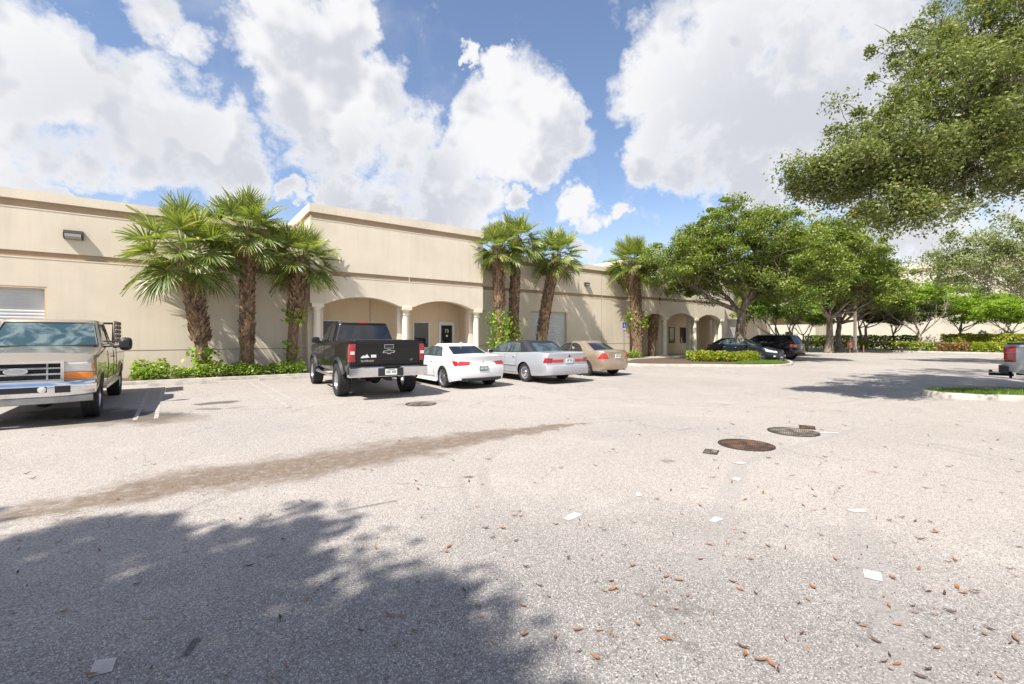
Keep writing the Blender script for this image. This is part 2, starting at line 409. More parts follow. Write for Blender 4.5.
manhole(793,432,.38,M['iron2'],'large round manhole cover filled with pale dust, just beyond the rusty one')
manhole(421,404,.36,M['iron2'],'round manhole cover behind the black lifted pickup')
manhole(711,452,.13,M['iron2'],'small square grey valve lid left of the rusty manhole cover',True)
manhole(807,427.5,.17,M['iron'],'small dark square lid behind the dusty manhole cover',True)
# fallen leaves
def leaf_mesh(seed,mat):
    r=random.Random(seed); L=r.uniform(.018,.034); W=L*r.uniform(.2,.34); cu=r.uniform(.003,.009)
    mb=MB(); rows=[]
    for i in range(7):
        t=i/6; x=(t-.5)*2*L; w=W*math.sin(PI*min(max(t,.03),.97))**.8; z=.005+cu*(2*t-1)**2*1.2
        rows.append([(x,-w,z+cu*.8),(x,0,z),(x,w,z+cu*.6)])
    mb.grid(rows); mb.tube([(-L,0,.008),(-L*1.5,.004,.012)],.0015,4)
    me=mb.build('fallen_leaf',M[mat],None,60); return me
protos=[leaf_mesh(i,('fleaf','fleaf2','fleaf','fleaf3','fleaf','fleaf2')[i%6]) for i in range(8)]
LL='small brown curled leaf lying loose on the asphalt'
rr=random.Random(5); placed=0; used=set()
hand=[(875,642),(733,583),(740,590),(609,452),(893,579),(611,582),(612,590),(655,607),(771,665),(778,672),(920,678),(745,655),(760,662),(524,636),(555,638),(568,558),(526,568),(522,607),(763,493),(812,490),(876,519),(935,533),(954,560),(951,613),(813,588),(785,640),(1010,570),(1018,548),(665,640),(602,556),(18,574),(186,553),(250,567),(287,669),(280,620),(486,529),(945,595),(990,630),(1015,640),(750,560),(835,560),(700,560),(745,500),(768,547),(884,598)]
def drop(px,py,s=1):
    global placed
    k=rr.randrange(8); src=protos[k]; x,y=G(px,py)
    if k in used: o=src.copy(); COL.objects.link(o)
    else: o=src; used.add(k)
    o.location=(x,y,.004); o.rotation_euler=(rr.uniform(-.25,.25),rr.uniform(-.25,.25),rr.uniform(0,6.28)); o.scale=(s,s,s)
    tag(o,LL,'leaf','fallen leaves scattered on the car park'); placed+=1
for (px,py) in hand: drop(px,py,rr.uniform(.8,1.05))
while placed<300:
    px=rr.uniform(2,1022); py=rr.uniform(405,680)
    w=.25+.75*min(1,max(0,(px-200)/500))
    if rr.random()>w: continue
    if rr.random()> .35+.65*(1-abs(py-500)/200): continue
    drop(px,py,rr.uniform(.5,.95)*(1.5 if py<480 else 1.1))
# tiny litter, uncountable
n=4200; V=[];F=[]
for i in range(n):
    if rr.random()<.45:
        t=rr.random(); px=130+t*440; py=492-t*66+rr.gauss(0,6-3*t)
    else:
        px=rr.uniform(-40,1060); py=rr.uniform(386,684)
    if py<380: continue
    x,y=G(px,py); s=rr.uniform(.0015,.0055)*(1+max(0,(430-py))*.02); a=rr.uniform(0,6.28); k=len(V)
    for q in range(4):
        V.append((x+s*math.cos(a+q*PI/2)*(1.6 if q%2 else 1),y+s*math.sin(a+q*PI/2),.004+rr.uniform(0,.003)))
    V.append((x,y,.006+s*.7))
    for q in range(4): F.append((k+q,k+(q+1)%4,k+4))
o=np_mesh('leaf_litter',np.array(V),np.array(F),mat_simple('litter',(.13,.08,.05),.9,nz=.5,nscale=30)); tag(o,'fine brown debris and grit scattered over the asphalt and in the washed streak','litter',None,'stuff')
# ================================================================ kerbs and beds
def strip(name,pts,w,h,mat,z0=0):
    """kerb of width w following pts (2d), rounded top"""
    mb=MB(); rows=[]
    n=len(pts)
    for i,p in enumerate(pts):
        a=Vector(pts[max(i-1,0)]); b=Vector(pts[min(i+1,n-1)]); t=(b-a).normalized(); nn=Vector((-t.y,t.x)); p=Vector(p)
        row=[]
        for (o_,z) in ((-.5*w,z0-.02),(-.5*w,h*.75),(-.36*w,h),(.36*w,h),(.5*w,h*.75),(.5*w,z0-.02)): q=p+nn*o_; row.append((q.x,q.y,z))
        rows.append(row)
    ids=mb.grid(rows); mb.face(ids[0]); mb.face(ids[-1][::-1])
    o=mb.build(name,mat,None,50); tag(o,kind='structure'); return o
def flat(name,poly,z,mat):
    mb=MB(); mb.poly([(x,y,z) for x,y in poly]); o=mb.build(name,mat); tag(o,kind='structure'); return o
# bed along the wall, with the kerb in front
flat('planting_bed',[(-14,19.55),(4.3,19.55),(4.3,21.98),(-14,21.98)],.05,M['soil'])
strip('kerb',[(-25,19.45),(4.4,19.45)],.16,.12,M['concrete'])
flat('pavement',[(4.5,19.35),(13.6,19.35),(13.6,22.9),(4.5,22.9)],.10,M['concrete'])
flat('planting_bed',[(13.7,19.6),(26.6,19.6),(26.6,21.98),(13.7,21.98)],.05,M['soil'])
strip('kerb',[(13.6,19.45),(38.4,19.45)],.16,.12,M['concrete'])
flat('pavement',[(26.7,19.5),(38.2,19.5),(38.2,22.9),(26.7,22.9)],.10,M['concrete'])
flat('planting_bed',[(38.4,19.6),(49.4,19.6),(49.4,21.98),(38.4,21.98)],.05,M['soil'])
for i,x in enumerate((.2,3.3,6.9,9.9,12.6,15.4,18.4)):
    e=MB(); e.prism([(x-.9,18.35,.0),(x-.9,18.55,.0),(x-.9,18.52,.11),(x-.9,18.38,.11)],(1.8,0,0))
    o=e.build('wheel_stop',M['concrete']); tag(o,['pale concrete wheel stop on the open stall beside the tan pickup','pale concrete wheel stop ahead of the black lifted pickup','pale concrete wheel stop ahead of the white coupe','pale concrete wheel stop ahead of the silver sedan','pale concrete wheel stop ahead of the champagne sedan','pale concrete wheel stop right of the champagne sedan, nearer one','pale concrete wheel stop in the stall before the parking sign'][i],'wheel stop','concrete wheel stops along the building')
# ================================================================ main building
K=1.0667
YW=22.0; YF=20.76; YB=22.9
B=empty('warehouse_building',(0,YW,0)); BO=(0,-YW,0)
tag(B,'long beige stucco warehouse with two arched porticoes and roll up doors','building')
def bput(mb,name,mat,sm=None,parent=None):
    o=mb.build(name,mat,parent or B,sm)
    if parent is None: o.location=BO
    return o
X0,X1=-30,49.6
Zm1,Zm2=4.26,4.47; Zc1,Zc2,Zt=5.92,6.18,6.50
PB=[(4.63,13.4,[4.95,9.03,13.09],7.28),(26.9,38.3,[27.2,29.97,34.0,37.9],7.28)]
holes=[(a,b) for a,b,_,_ in PB]
doors=[(-7.0,-3.53,3.28),(17.7,20.85,3.2),(41.0,44.2,3.2)]
# wall panels between openings
segs=[]; x=X0
for a,b in holes: segs.append((x,a+.25)); x=b-.25
segs.append((x,X1))
for a,b in segs:
    low=MB(); ds=[d for d in doors if a<d[0]<b]; x=a
    for d in ds:
        low.box((x,YW,0),(d[0],YW+.3,Zm1)); low.box((d[0],YW,d[2]),(d[1],YW+.3,Zm1)); x=d[1]
    low.box((x,YW,0),(b,YW+.3,Zm1)); bput(low,'lower_wall',M['wall'])
    bput(MB().box((a,YW,Zm2),(b,YW+.3,Zc1)),'upper_wall',M['wall'])
    bput(MB().box((a,YW+.04,Zm1-.001),(b,YW+.3,Zm2+.001)),'band',M['band']); bput(MB().box((a,YW+.04,Zc1-.001),(b,YW+.3,Zc2+.001)),'band',M['band'])
    bput(MB().box((a,YW-.05,Zc2),(b,YW+.33,Zt)),'parapet_cap',M['cap'])
    bput(MB().box((a,YW-.012,Zm1-.03),(b,YW-.001,Zm1)),'edge_trim',M['trim']); bput(MB().box((a,YW-.012,Zc1-.03),(b,YW-.001,Zc1)),'edge_trim',M['trim'])
up=MB(); up.box((X1-.3,YW+.301,0),(X1,YW+26,Zt-.02)); up.box((X0,YW+.301,0),(X0+.3,YW+26,Zt-.02)); up.box((X0+.301,YW+25.7,0),(X1-.301,YW+26,Zt-.02)); bput(up,'rear_wall',M['wall'])
bput(MB().box((X0+.3,YW+.31,5.4),(X1-.3,YW+25.69,5.5)),'roof',M['cap'])
for x in (-12.4,15.4,24.1,40.0,46.0): bput(MB().box((x-.012,YW-.004,0),(x+.012,YW-.001,Zc1-.03)),'panel_seam',M['seam'])
for a,b in segs:
    ds=[d for d in doors if a<d[0]<b]; x=a
    for d in ds+[(b,b,0)]:
        bput(MB().box((x,YW-.004,1.05),(d[0],YW-.0012,1.075)),'panel_seam',M['seam']); x=d[1]
for x in (24.13,46.04,15.44): bput(MB().box((x-.0,YW-.006,0),(x+.02,YW-.002,Zc1-.03)),'panel_seam',M['seaml'])
# roll up doors
for i,(a,b,h) in enumerate(doors):
    mb=MB(); n=int(h/.11); rows=[]
    for k in range(n+1):
        z=h*k/n; rows.append([(a,YW+.20,z),(b,YW+.20,z)]); 
        if k<n:
            rows.append([(a,YW+.20,z+.018),(b,YW+.20,z+.018)]); rows.append([(a,YW+.19,z+.045),(b,YW+.19,z+.045)]); rows.append([(a,YW+.19,z+.085),(b,YW+.19,z+.085)])
    mb.grid(rows); d=bput(mb,'roll_up_door',M['roller'])
    fr=MB(); fr.box((a,YW+.01,0),(a+.06,YW+.17,h)); fr.box((b-.06,YW+.01,0),(b,YW+.17,h)); fr.box((a+.06,YW+.01,h-.06),(b-.06,YW+.17,h))
    f=fr.build('frame',M['wallb'],d)
# porticoes
def portico(a,b,cols,zt,flatfirst=False):
    zs=2.93; zb0=3.02; rise=.36
    fr=MB(); Y0,Y1=YF,YF+.42; ztop=Zm1+.02
    # arched front: strips with bottom following the arches
    xs=[a]; zs_=[zb0]
    bays=list(zip(cols[:-1],cols[1:]))
    for c0,c1 in bays:
        l,r=c0+.36,c1-.36; 
        for k in range(25):
            t=k/24; xs.append(l+(r-l)*t); q=2*t-1
            ri=rise*min(1,(r-l)/3.2); R=((((r-l)/2)**2)+ri**2)/(2*ri); zz=math.sqrt(max(R*R-(q*(r-l)/2)**2,0))-(R-ri)
            zs_.append(zb0+zz)
    xs.append(b); zs_.append(zb0)
    zA=Zm1-.02
    fr.grid([[(x,Y0,z) for x,z in zip(xs,zs_)],[(x,Y0,zA) for x in xs]][::-1])
    fr.grid([[(x,Y1,z) for x,z in zip(xs,zs_)],[(x,Y1,zA) for x in xs]])
    fr.grid([[(x,Y0,z) for x,z in zip(xs,zs_)],[(x,Y1,z) for x,z in zip(xs,zs_)]])
    for x in (a,b): fr.poly([(x,Y0,zb0),(x,Y1,zb0),(x,Y1,zA),(x,Y0,zA)])
    bput(fr,'arch_wall',M['wall'])
    s=MB()                              # upper block, sides
    s.box((a,Y0,Zm2-.01),(b,Y0+.3,zt-.62)); 
    for x0,x1 in ((a,a+.3),(b-.3,b)):
        s.box((x0,Y0+.3,Zm2-.01),(x1,YW+6,zt-.62)); s.box((x0,Y1,zb0),(x1,YW-.001,zA))
    s.box((a+.3,YW+5.7,4.5),(b-.3,YW+6,zt-.62))
    bput(s,'wall',M['wall'])
    g=MB(); g.box((a+.04,Y0+.04,zA+.001),(b-.04,YW-.002,Zm2-.011)); bput(g,'band',M['band']); g=MB(); g.box((a+.04,Y0+.04,zt-.619),(b-.04,YW+5.96,zt-.36)); bput(g,'band',M['band'])
    c=MB(); c.box((a-.05,Y0-.05,zt-.36),(b+.05,Y0+.35,zt)); c.box((a-.05,Y0+.35,zt-.36),(a+.3,YW+6,zt)); c.box((b-.3,Y0+.35,zt-.36),(b+.05,YW+6,zt)); c.box((a+.3,YW+5.7,zt-.36),(b-.3,YW+6,zt)); bput(c,'parapet_cap',M['cap'])
    t=MB(); t.box((a,Y0-.012,zA-.03),(b,Y0-.001,zA)); bput(t,'edge_trim',M['trim']); t=MB(); t.box((a,Y0-.012,zt-.65),(b,Y0-.001,zt-.62)); bput(t,'edge_trim',M['trim'])
    t=MB(); xm=cols[1]+.1 if not flatfirst else cols[2]; t.box((xm,Y0-.004,zb0+.0),(xm+.03,Y0-.001,zt-.65)); bput(t,'panel_seam',M['seaml'])
    # recess: back wall, side walls, ceiling
    r=MB(); r.box((a+.25,YB,0),(b-.25,YB+.2,3.55)); r.box((a+.02,YW+.001,0),(a+.249,YB+.2,3.55)); r.box((b-.249,YW+.001,0),(b-.02,YB+.2,3.55)); r.box((a+.02,Y1+.001,3.5),(b-.02,YB-.001,3.62))
    bput(r,'portico_wall',M['wallb'])
    pr=MB()
    for i,c in enumerate(cols):
        w0,w1=(c-.32,c+.32)
        if i==0: w0=a+.004
        if i==len(cols)-1: w1=b-.004
        bput(MB().box((w0,Y1+.003,0),(w1,Y1+.33,3.499)),'pier',M['wall'])
    first=None
    for i,c in enumerate(cols):
        if flatfirst and i==0: continue
        if first is None:
            m=MB(); m.lathe([(.155,.22),(.165,.9),(.16,1.6),(.148,2.62),(.148,2.64)],24)
            o=m.build('column',M['trim'],B,40)
            m=MB(); m.lathe([(.148,2.60),(.185,2.62),(.185,2.66),(.155,2.68),(.155,2.78),(.21,2.83),(.21,2.86)],24); m.box((-.25,-.24,2.86),(.25,.24,3.018)); m.build('capital',M['trim'],o,35)
            m=MB(); m.box((-.23,-.22,.10),(.23,.22,.16)); m.lathe([(.21,.16),(.22,.19),(.19,.22),(.16,.235)],24); m.build('column_base',M['trim'],o,35)
            first=o
        else:
            o=copy_tree(first,B)
        o.location=(c,YF+.20-YW,0)
for i,(a,b,c,z) in enumerate(PB): portico(a,b,c,z,i==1)
def window(x0,x1,z0,z1,door=False,frame=.05,mat='whitef',y=YB,num=None):
    fm=MB(); o=.02
    fm.box((x0-frame,y-.05,z0-(0 if door else frame)),(x0,y-.002,z1+frame)); fm.box((x1,y-.05,z0-(0 if door else frame)),(x1+frame,y-.002,z1+frame)); fm.box((x0,y-.05,z1),(x1,y-.002,z1+frame))
    if not door: fm.box((x0,y-.05,z0-frame),(x1,y-.002,z0))
    fr=bput(fm,'door' if door else 'window',M[mat])
    MB().box((x0,y-.030,z0),(x1,y-.004,z1)).build('pane' ,M['gbld'],fr)
    if door:
        MB().tube([(x0+.08,y-.07,1.0),(x0+.08,y-.09,1.05),(x0+.08,y-.09,1.28),(x0+.08,y-.07,1.33)],.012,6).build('handle',M['satin'],fr)
        MB().box((x0,y-.04,z0),(x1,y-.0305,z0+.22)).build('kick_plate',M[mat],fr)
    return fr
def text_mesh(s,size,mat,parent,loc,rot,name='lettering',ex=.002,bold=0):
    cu=bpy.data.curves.new(name,'FONT'); cu.body=s; cu.size=size; cu.extrude=ex; cu.align_x='CENTER'; cu.align_y='CENTER'; cu.offset=bold
    t=bpy.data.objects.new(name,cu); COL.objects.link(t)
    bpy.context.view_layer.update()
    me=bpy.data.meshes.new_from_object(t.evaluated_get(bpy.context.evaluated_depsgraph_get())); bpy.data.objects.remove(t)
    me.materials.clear(); me.materials.append(mat)
    o=bpy.data.objects.new(name,me); COL.objects.link(o); o.parent=parent; o.location=loc; o.rotation_euler=rot
    return o
window(10.35,11.2,.98,2.32)
d=window(11.97,12.68,.13,2.2,True,.14)
MB().box((11.9,YB-.052,2.34),(12.75,YB-.003,2.42)).build('head_trim',M['whitef'],d)
text_mesh('73',.26,M['plate'],d,(12.33,YB-.036,1.88),(PI/2,0,0),'door_number',.002,.006)
MB().box((12.28,YB-.037,1.55),(12.40,YB-.031,1.66)).build('door_notice',M['plate'],d)
window(5.6,6.4,.98,2.32)
window(31.15,31.9,.13,2.25,True,.08,'darkmetal')
window(33.4,34.05,1.05,2.28,False,.06,'darkmetal'); window(35.0,36.5,1.05,2.28,False,.06,'darkmetal')
bput(MB().box((35.72,YB-.055,1.05),(35.78,YB-.031,2.28)),'mullion',M['seam'])
for x in (32.7,7.95): bput(MB().box((x,YB-.012,0),(x+.025,YB-.003,3.5)),'panel_seam',M['seam'])
# downpipe beside the first portico
dp=MB(); dp.box((4.46,YW-.10,.1),(4.55,YW-.02,4.2)); bput(dp,'downpipe',M['trim'])
# wall lamps
def wall_lamp(x,y,z,w,label,mat='darkmetal'):
    e=empty('wall_lamp',(x,y,z)); h=w*.6
    m=MB(); m.prism([(-w/2,0,-h/2),(-w/2,-w*.18,-h/2),(-w/2,-w*.42,-h*.25),(-w/2,-w*.42,h*.15),(-w/2,-w*.30,h/2),(-w/2,0,h/2)],(w,0,0)); m.build('housing',M[mat],e)
    m=MB(); m.prism([(-w*.42,-w*.19,-h*.50),(-w*.42,-w*.435,-h*.24),(-w*.42,-w*.435,h*.08),(-w*.42,-w*.30,h*.02)],(w*.84,0,0)); m.build('lens',M['lampglass'],e)
    tag(e,label,'wall lamp')
wall_lamp(-2.86,YW-.001,5.13,.50,'dark box wall lamp high on the left wall')
wall_lamp(13.1,YF-.001,6.35,.22,'small white lamp high on the corner of the arched entrance block','whitef')
wall_lamp(22.6,YW-.001,5.13,.40,'dark box wall lamp high on the wall right of the second roll up door')
# sign
e=empty('parking_sign',(*PD(624,30.6),0)); x,y=PD(624,30.6)
m=MB(); m.box((-.025,-.02,0),(.025,.02,2.45)); m.build('post',M['steel'],e)
m=MB(); m.box((-.16,-.035,2.0),(.16,-.022,2.5)); m.build('sign_panel',M['blue'],e)
m=MB(); m.box((-.13,-.040,2.02),(.13,-.036,2.12)); 
m.lathe([(.0005,0),(.03,0)],12,'y',None,(0.0,-.0385,2.40)); m.tube([(0,-.039,2.37),(0,-.039,2.28),(.06,-.039,2.28),(.08,-.039,2.2)],.012,5)
m.lathe([(.055,0),(.075,0)],16,'y',None,(0,-.0385,2.24)); m.build('sign_symbol',M['plate'],e)
tag(e,'blue and white accessible parking sign on a thin grey post','sign')
# ================================================================ far buildings
FB=empty('warehouse_building',(74,0,0)); tag(FB,'tall pale building far across the car park behind the bright green trees','building')
def fput(mb,name,mat,parent=FB,off=(-74,0,0)):
    o=mb.build(name,mat,parent); o.location=off; return o
fput(MB().box((74,-70,0),(110,24.5,9.9)),'wall',M['far']); fput(MB().box((73.93,-70,9.9),(74.4,24.55,10.6)),'parapet_cap',M['cap'])
fput(MB().box((73.96,-70,9.5),(74.0,24.5,9.75)),'band',M['band'])
for y in (8,-4,-16): fput(MB().box((73.985,y,0),(73.998,y+.05,8.5)),'panel_seam',M['seam'])
for y in (14.2,5.0):
    v=MB(); v.box((73.9,y-.04,10.6),(74,y+.04,11.3)); v.box((73.8,y-.16,11.2),(73.95,y+.16,11.4)); fput(v,'roof_mast',M['darkmetal'])
for y0,y1,z0,z1 in ((1.0,3.4,.6,3.2),(-2.4,.2,.4,2.2)):
    v=MB(); v.box((73.9,y0,z0),(73.99,y1,z1)); 
    for k in range(7): v.box((73.86,y0+.1,z0+.15+k*(z1-z0-.3)/7),(73.9,y1-.1,z0+.25+k*(z1-z0-.3)/7))
    fput(v,'louvre_vent',M['roller'])
FC=empty('warehouse_building',(70,40,0)); tag(FC,'low pale building with a brown overhang seen between the tree trunks','building')
def cput(mb,name,mat): return fput(mb,name,mat,FC,(-70,-40,0))
cput(MB().box((70,25.2,0),(105,75,3.2)),'wall',M['far']); cput(MB().box((70.6,25.2,3.2),(105,75,4.2)),'soffit_wall',M['band']); cput(MB().box((69.6,25.1,4.2),(105,75,7.0)),'fascia',M['far']); cput(MB().box((69.5,25.0,6.6),(69.95,75,7.2)),'parapet_cap',M['cap'])
for y in (28,34,40,46): cput(MB().box((69.95,y,0),(69.998,y+1.0,2.2)),'door',M['gbld'])
# ================================================================ vegetation
def leaves_np(C, size, rng, up=.4, asp=.55, jit=.35, along=None):
    """C (n,3) centres -> folded leaf quads (diamonds). returns V,F"""
    n=len(C)
    nrm=rng.normal(size=(n,3)); nrm[:,2]=np.abs(nrm[:,2])+up; nrm/=np.linalg.norm(nrm,axis=1)[:,None]
    t=rng.normal(size=(n,3)); t-=nrm*(t*nrm).sum(1)[:,None]; t/=np.linalg.norm(t,axis=1)[:,None]+1e-9
    b=np.cross(nrm,t); s=(size*(1+jit*rng.uniform(-1,1,n)))[:,None]
    V=np.stack([C-t*s,C-b*s*asp+nrm*s*.12,C+t*s,C+b*s*asp+nrm*s*.12],1).reshape(-1,3)
    F=np.arange(4*n).reshape(n,4)
    return V,F
def curved(a,b,r,seg=6,sag=.12):
    a=Vector(a);b=Vector(b); d=b-a; L=d.length
    o=Vector((r.gauss(0,1),r.gauss(0,1),r.gauss(0,.6)))*L*sag
    return [a+d*(i/seg)+o*math.sin(PI*i/seg) + Vector((r.gauss(0,1),r.gauss(0,1),r.gauss(0,1)))*L*.012*(1 if 0<i<seg else 0) for i in range(seg+1)]
def make_tree(name,loc,base_r,fork_z,lobes,nclump,per,leaf,clump_r,mat,bark,seed,label,cat='tree',group=None,ntrunk=1,lean=(0,0),flat=.55,limbs=7,inner=.35,twigs=2,trunkdir=None,hang=0,kind=None,vmin=-.7,sec=.30,kmin=2):
    """lobes: list of (x,y,z,rx,ry,rz,weight) relative to loc"""
    r=random.Random(seed); g=np.random.default_rng(seed)
    e=empty(name,(*loc,0))
    # clump centres
    w=np.array([l[6] for l in lobes],float); w/=w.sum()
    cl=[]
    while len(cl)<nclump:
        l=lobes[g.choice(len(lobes),p=w)]
        v=g.normal(size=3); v/=np.linalg.norm(v)
        rad=(inner+(1-inner)*g.random()**.5)*(1+.12*g.normal())
        p=np.array(l[:3])+v*np.array(l[3:6])*rad*(1.22 if g.random()<.13 else 1)
        if v[2]<vmin: continue
        if p[2]<.9: continue
        cl.append(p)
    cl=np.array(cl)
    # trunk + limbs
    mb=MB(); tips=[]
    forks=[]
    for k in range(ntrunk):
        a=2*PI*k/max(ntrunk,1)+r.random(); off=.0 if ntrunk==1 else base_r*1.1
        top=Vector((lean[0]+(math.cos(a)*fork_z*.28 if ntrunk>1 else 0),lean[1]+(math.sin(a)*fork_z*.28 if ntrunk>1 else 0),fork_z))
        pts=curved((math.cos(a)*off,math.sin(a)*off,-.1),top,r,6,.04)
        rd=[base_r*(1.35 if i==0 else 1.08 if i==1 else 1-.05*i) for i in range(7)]
        mb.tube(pts,rd,12); forks.append((top,base_r*.72))
    # main limbs towards cluster means (k-means lite)
    cen=cl[g.choice(len(cl),limbs,replace=False)]
    for _ in range(5):
        dd=((cl[:,None]-cen[None])**2).sum(2).argmin(1)
        cen=np.array([cl[dd==i].mean(0) if (dd==i).any() else cen[i] for i in range(limbs)])
    for i in range(limbs):
        f,fr=min(forks,key=lambda q:(q[0]-Vector(cen[i])).length+r.random()*.8)
        tgt=Vector(cen[i]); pts=curved(f-Vector((0,0,.15)),tgt,r,7,.10)
        r0=fr*(.50+.25*r.random()); rd=[r0*(1-.118*j) for j in range(8)]
        mb.tube(pts,rd,8)
        for j in np.where(dd==i)[0]:
            k=r.randrange(kmin,8); s=pts[k]; q=Vector(cl[j])
            if (q-s).length<.2: continue
            pp=curved(s,q,r,4,.10); rr0=max(rd[k]*sec,.012)
            mb.tube(pp,[max(rr0*(1-.2*m),.008) for m in range(5)],5,cap=False)
            for _ in range(twigs):
                u=r.randrange(2,5); q2=pp[u]+Vector((r.gauss(0,1),r.gauss(0,1),r.gauss(0,.7)))*clump_r*.8
                mb.tube([pp[u],(pp[u]+q2)/2+Vector((0,0,.04)),q2],[.011,.008,.004],4,cap=False)
    mb.build('trunk',M[bark],e,80)
    # leaves
    n=nclump*per
    idx=np.repeat(np.arange(nclump),per)
    cr=clump_r*(.40+1.1*g.random(nclump)**1.3); d=g.normal(size=(n,3)); d/=np.linalg.norm(d,axis=1)[:,None]
    rad=g.random(n)**.45
    P=cl[idx]+d*(rad*cr[idx])[:,None]*np.array([1,1,flat])
    if hang: P[:,2]-=hang*g.random(n)**2*(rad**2)
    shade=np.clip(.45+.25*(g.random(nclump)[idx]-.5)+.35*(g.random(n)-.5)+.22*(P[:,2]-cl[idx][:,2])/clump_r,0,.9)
    rare=g.random(n)<.012; shade[rare]=1.0
    V,F=leaves_np(P,leaf,g)
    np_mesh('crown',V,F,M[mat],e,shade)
    tag(e,label,cat,group,kind); return e
# --- oak beside the second portico
x,y=PD(739,29.5)
make_tree('oak_tree',(x,y),.33,3.3,[(0,-.2,6.5,4.6,4.6,2.9,3),(-3.2,1.9,6.0,2.7,2.7,1.7,1.2),(1.7,-2.4,6.0,3.4,3.0,2.0,1.4),(-.6,0,8.2,3.0,3.0,2.1,1.2)],
   420,250,.075,.70,'oak','bark',3,'broad oak with a forked trunk rising from the yellow green hedge island','tree',None,1,(.1,-.1),.6,7,vmin=-.95,sec=.22)
# --- mid row of oaks
x,y=PD(829,43)
make_tree('oak_tree',(x,y),.33,3.4,[(0,0,8.6,4.6,4.6,4.4,3),(-2.2,1.0,7.0,3.6,3.2,2.6,1),(2.4,-1.6,6.2,3.6,3.6,2.2,1.6)],
   330,190,.115,.95,'oak','bark',8,'tall dark oak with a straight trunk, left of the two behind the black crossover','tree','oaks across the car park',1,(0,0),.6,9)
x,y=PD(839,47)
make_tree('oak_tree',(x,y),.30,3.0,[(0,0,7.4,4.2,4.2,3.6,3),(1.6,-1.6,5.9,4.4,4.0,2.2,2)],
   260,180,.12,.95,'oak','bark',9,'tall oak with a straight trunk, right of the two behind the black crossover','tree','oaks across the car park',1,(0,0),.6,8)
x,y=PD(862,50)
make_tree('oak_tree',(x,y),.16,2.6,[(0,0,5.6,3.2,3.2,2.0,2),(1.8,-2.2,4.6,3.2,3.2,1.6,1)],170,160,.12,.9,'olive','bark',19,'smaller grey green oak beside the pale pole','tree',None,2,(0,0),.5,7)
x,y=PD(784,36)
make_tree('small_tree',(x,y),.10,1.7,[(0,0,4.3,2.6,2.6,2.1,2),(-1.2,1.4,3.5,1.6,1.6,1.2,1)],120,120,.09,.62,'hedge','bark',12,'low many stemmed tree with yellow green leaves behind the black crossover','tree',None,5,(0,0),.6,9)
x,y=PD(806,50)
make_tree('small_tree',(x,y),.10,1.8,[(0,0,4.0,2.6,2.6,1.6,2)],80,120,.12,.7,'lime','bark',22,'small bright tree between the oak trunks far behind','tree',None,2,(0,0),.6,5)
# --- bright green far trees
def limes():
    data=[(919,47,.16,1.8,[(0,0,5.4,3.6,3.8,2.0,2),(-1.2,2.2,5.6,2.4,2.4,1.7,1)],31,'lime','bright green spreading tree with forked pale trunk, nearest to the middle of the far hedge','barkl',2),
          (960,49,.14,2.2,[(0,0,4.9,3.4,3.6,1.7,2),(1.2,-2.6,4.6,2.6,2.6,1.4,1)],32,'lime','bright green tree with a single dark trunk before the far yellow hedge','bark',1),
          (893,50,.13,1.9,[(0,0,4.3,2.7,2.7,1.9,2)],33,'dkgreen','darker small tree left of the forked bright green tree','bark',1),
          (1010,44,.13,2.0,[(-1,1.6,3.9,3.0,3.0,1.5,2),(1.6,-1.6,4.6,3.2,3.2,1.7,2)],34,'lime','lime green low tree above the silver pickup','barkl',2)]
    for px,d,br,fz,lb,sd,mt,lab,bk,nt_ in data:
        x,y=PD(px,d); make_tree('small_tree',(x,y),br,fz,lb,150,150,.11,.85,mt,bk,sd,lab,'tree',None,nt_,(0,0),.45,6)
limes()
x,y=PD(1075,25)
make_tree('oak_tree',(x,y),.22,3.0,[(-1.6,1.6,5.6,3.6,3.4,2.3,2),(1,-1,6.2,3.8,3.8,2.4,2),(-3.8,3.4,5.9,2.2,2.2,1.5,.9)],230,190,.07,.72,'olive','barkl',41,'pale olive leaved tree at the right edge beyond the grass island','tree',None,1,(-.4,.4),.6,8,hang=.5)
# --- large near tree on the right
NT=(*PD(1150,11.5),)
def rel(px,py,d):
    x,y=PD(px,d); return (x-NT[0],y-NT[1],EYE+(336-py)*d/455)
def lob(px,py,d,rx,rz,w): x,y,z=rel(px,py,d); return (x,y,z,rx,rx,rz,w)
make_tree('oak_tree',NT,.27,5.9,[lob(1040,60,10.5,3.0,2.4,3),lob(935,120,10.2,2.1,1.5,2.3),lob(873,165,10.0,1.35,.80,1.5),lob(985,168,9.8,1.7,.6,1.1),lob(1090,120,10.5,2.6,1.5,1.6),lob(990,20,11.2,1.8,1.7,1.5),lob(826,172,10.2,.80,.42,.6),lob(1080,-60,12,3.0,2.0,1.5),lob(900,205,9.5,.9,.35,.6)],
   860,185,.038,.38,'oaknear','barkd',51,'large near oak whose overhanging canopy fills the upper right','tree',None,1,(-.5,.4),.6,7,.25,1,hang=.3,vmin=-.95,sec=.20,kmin=5)
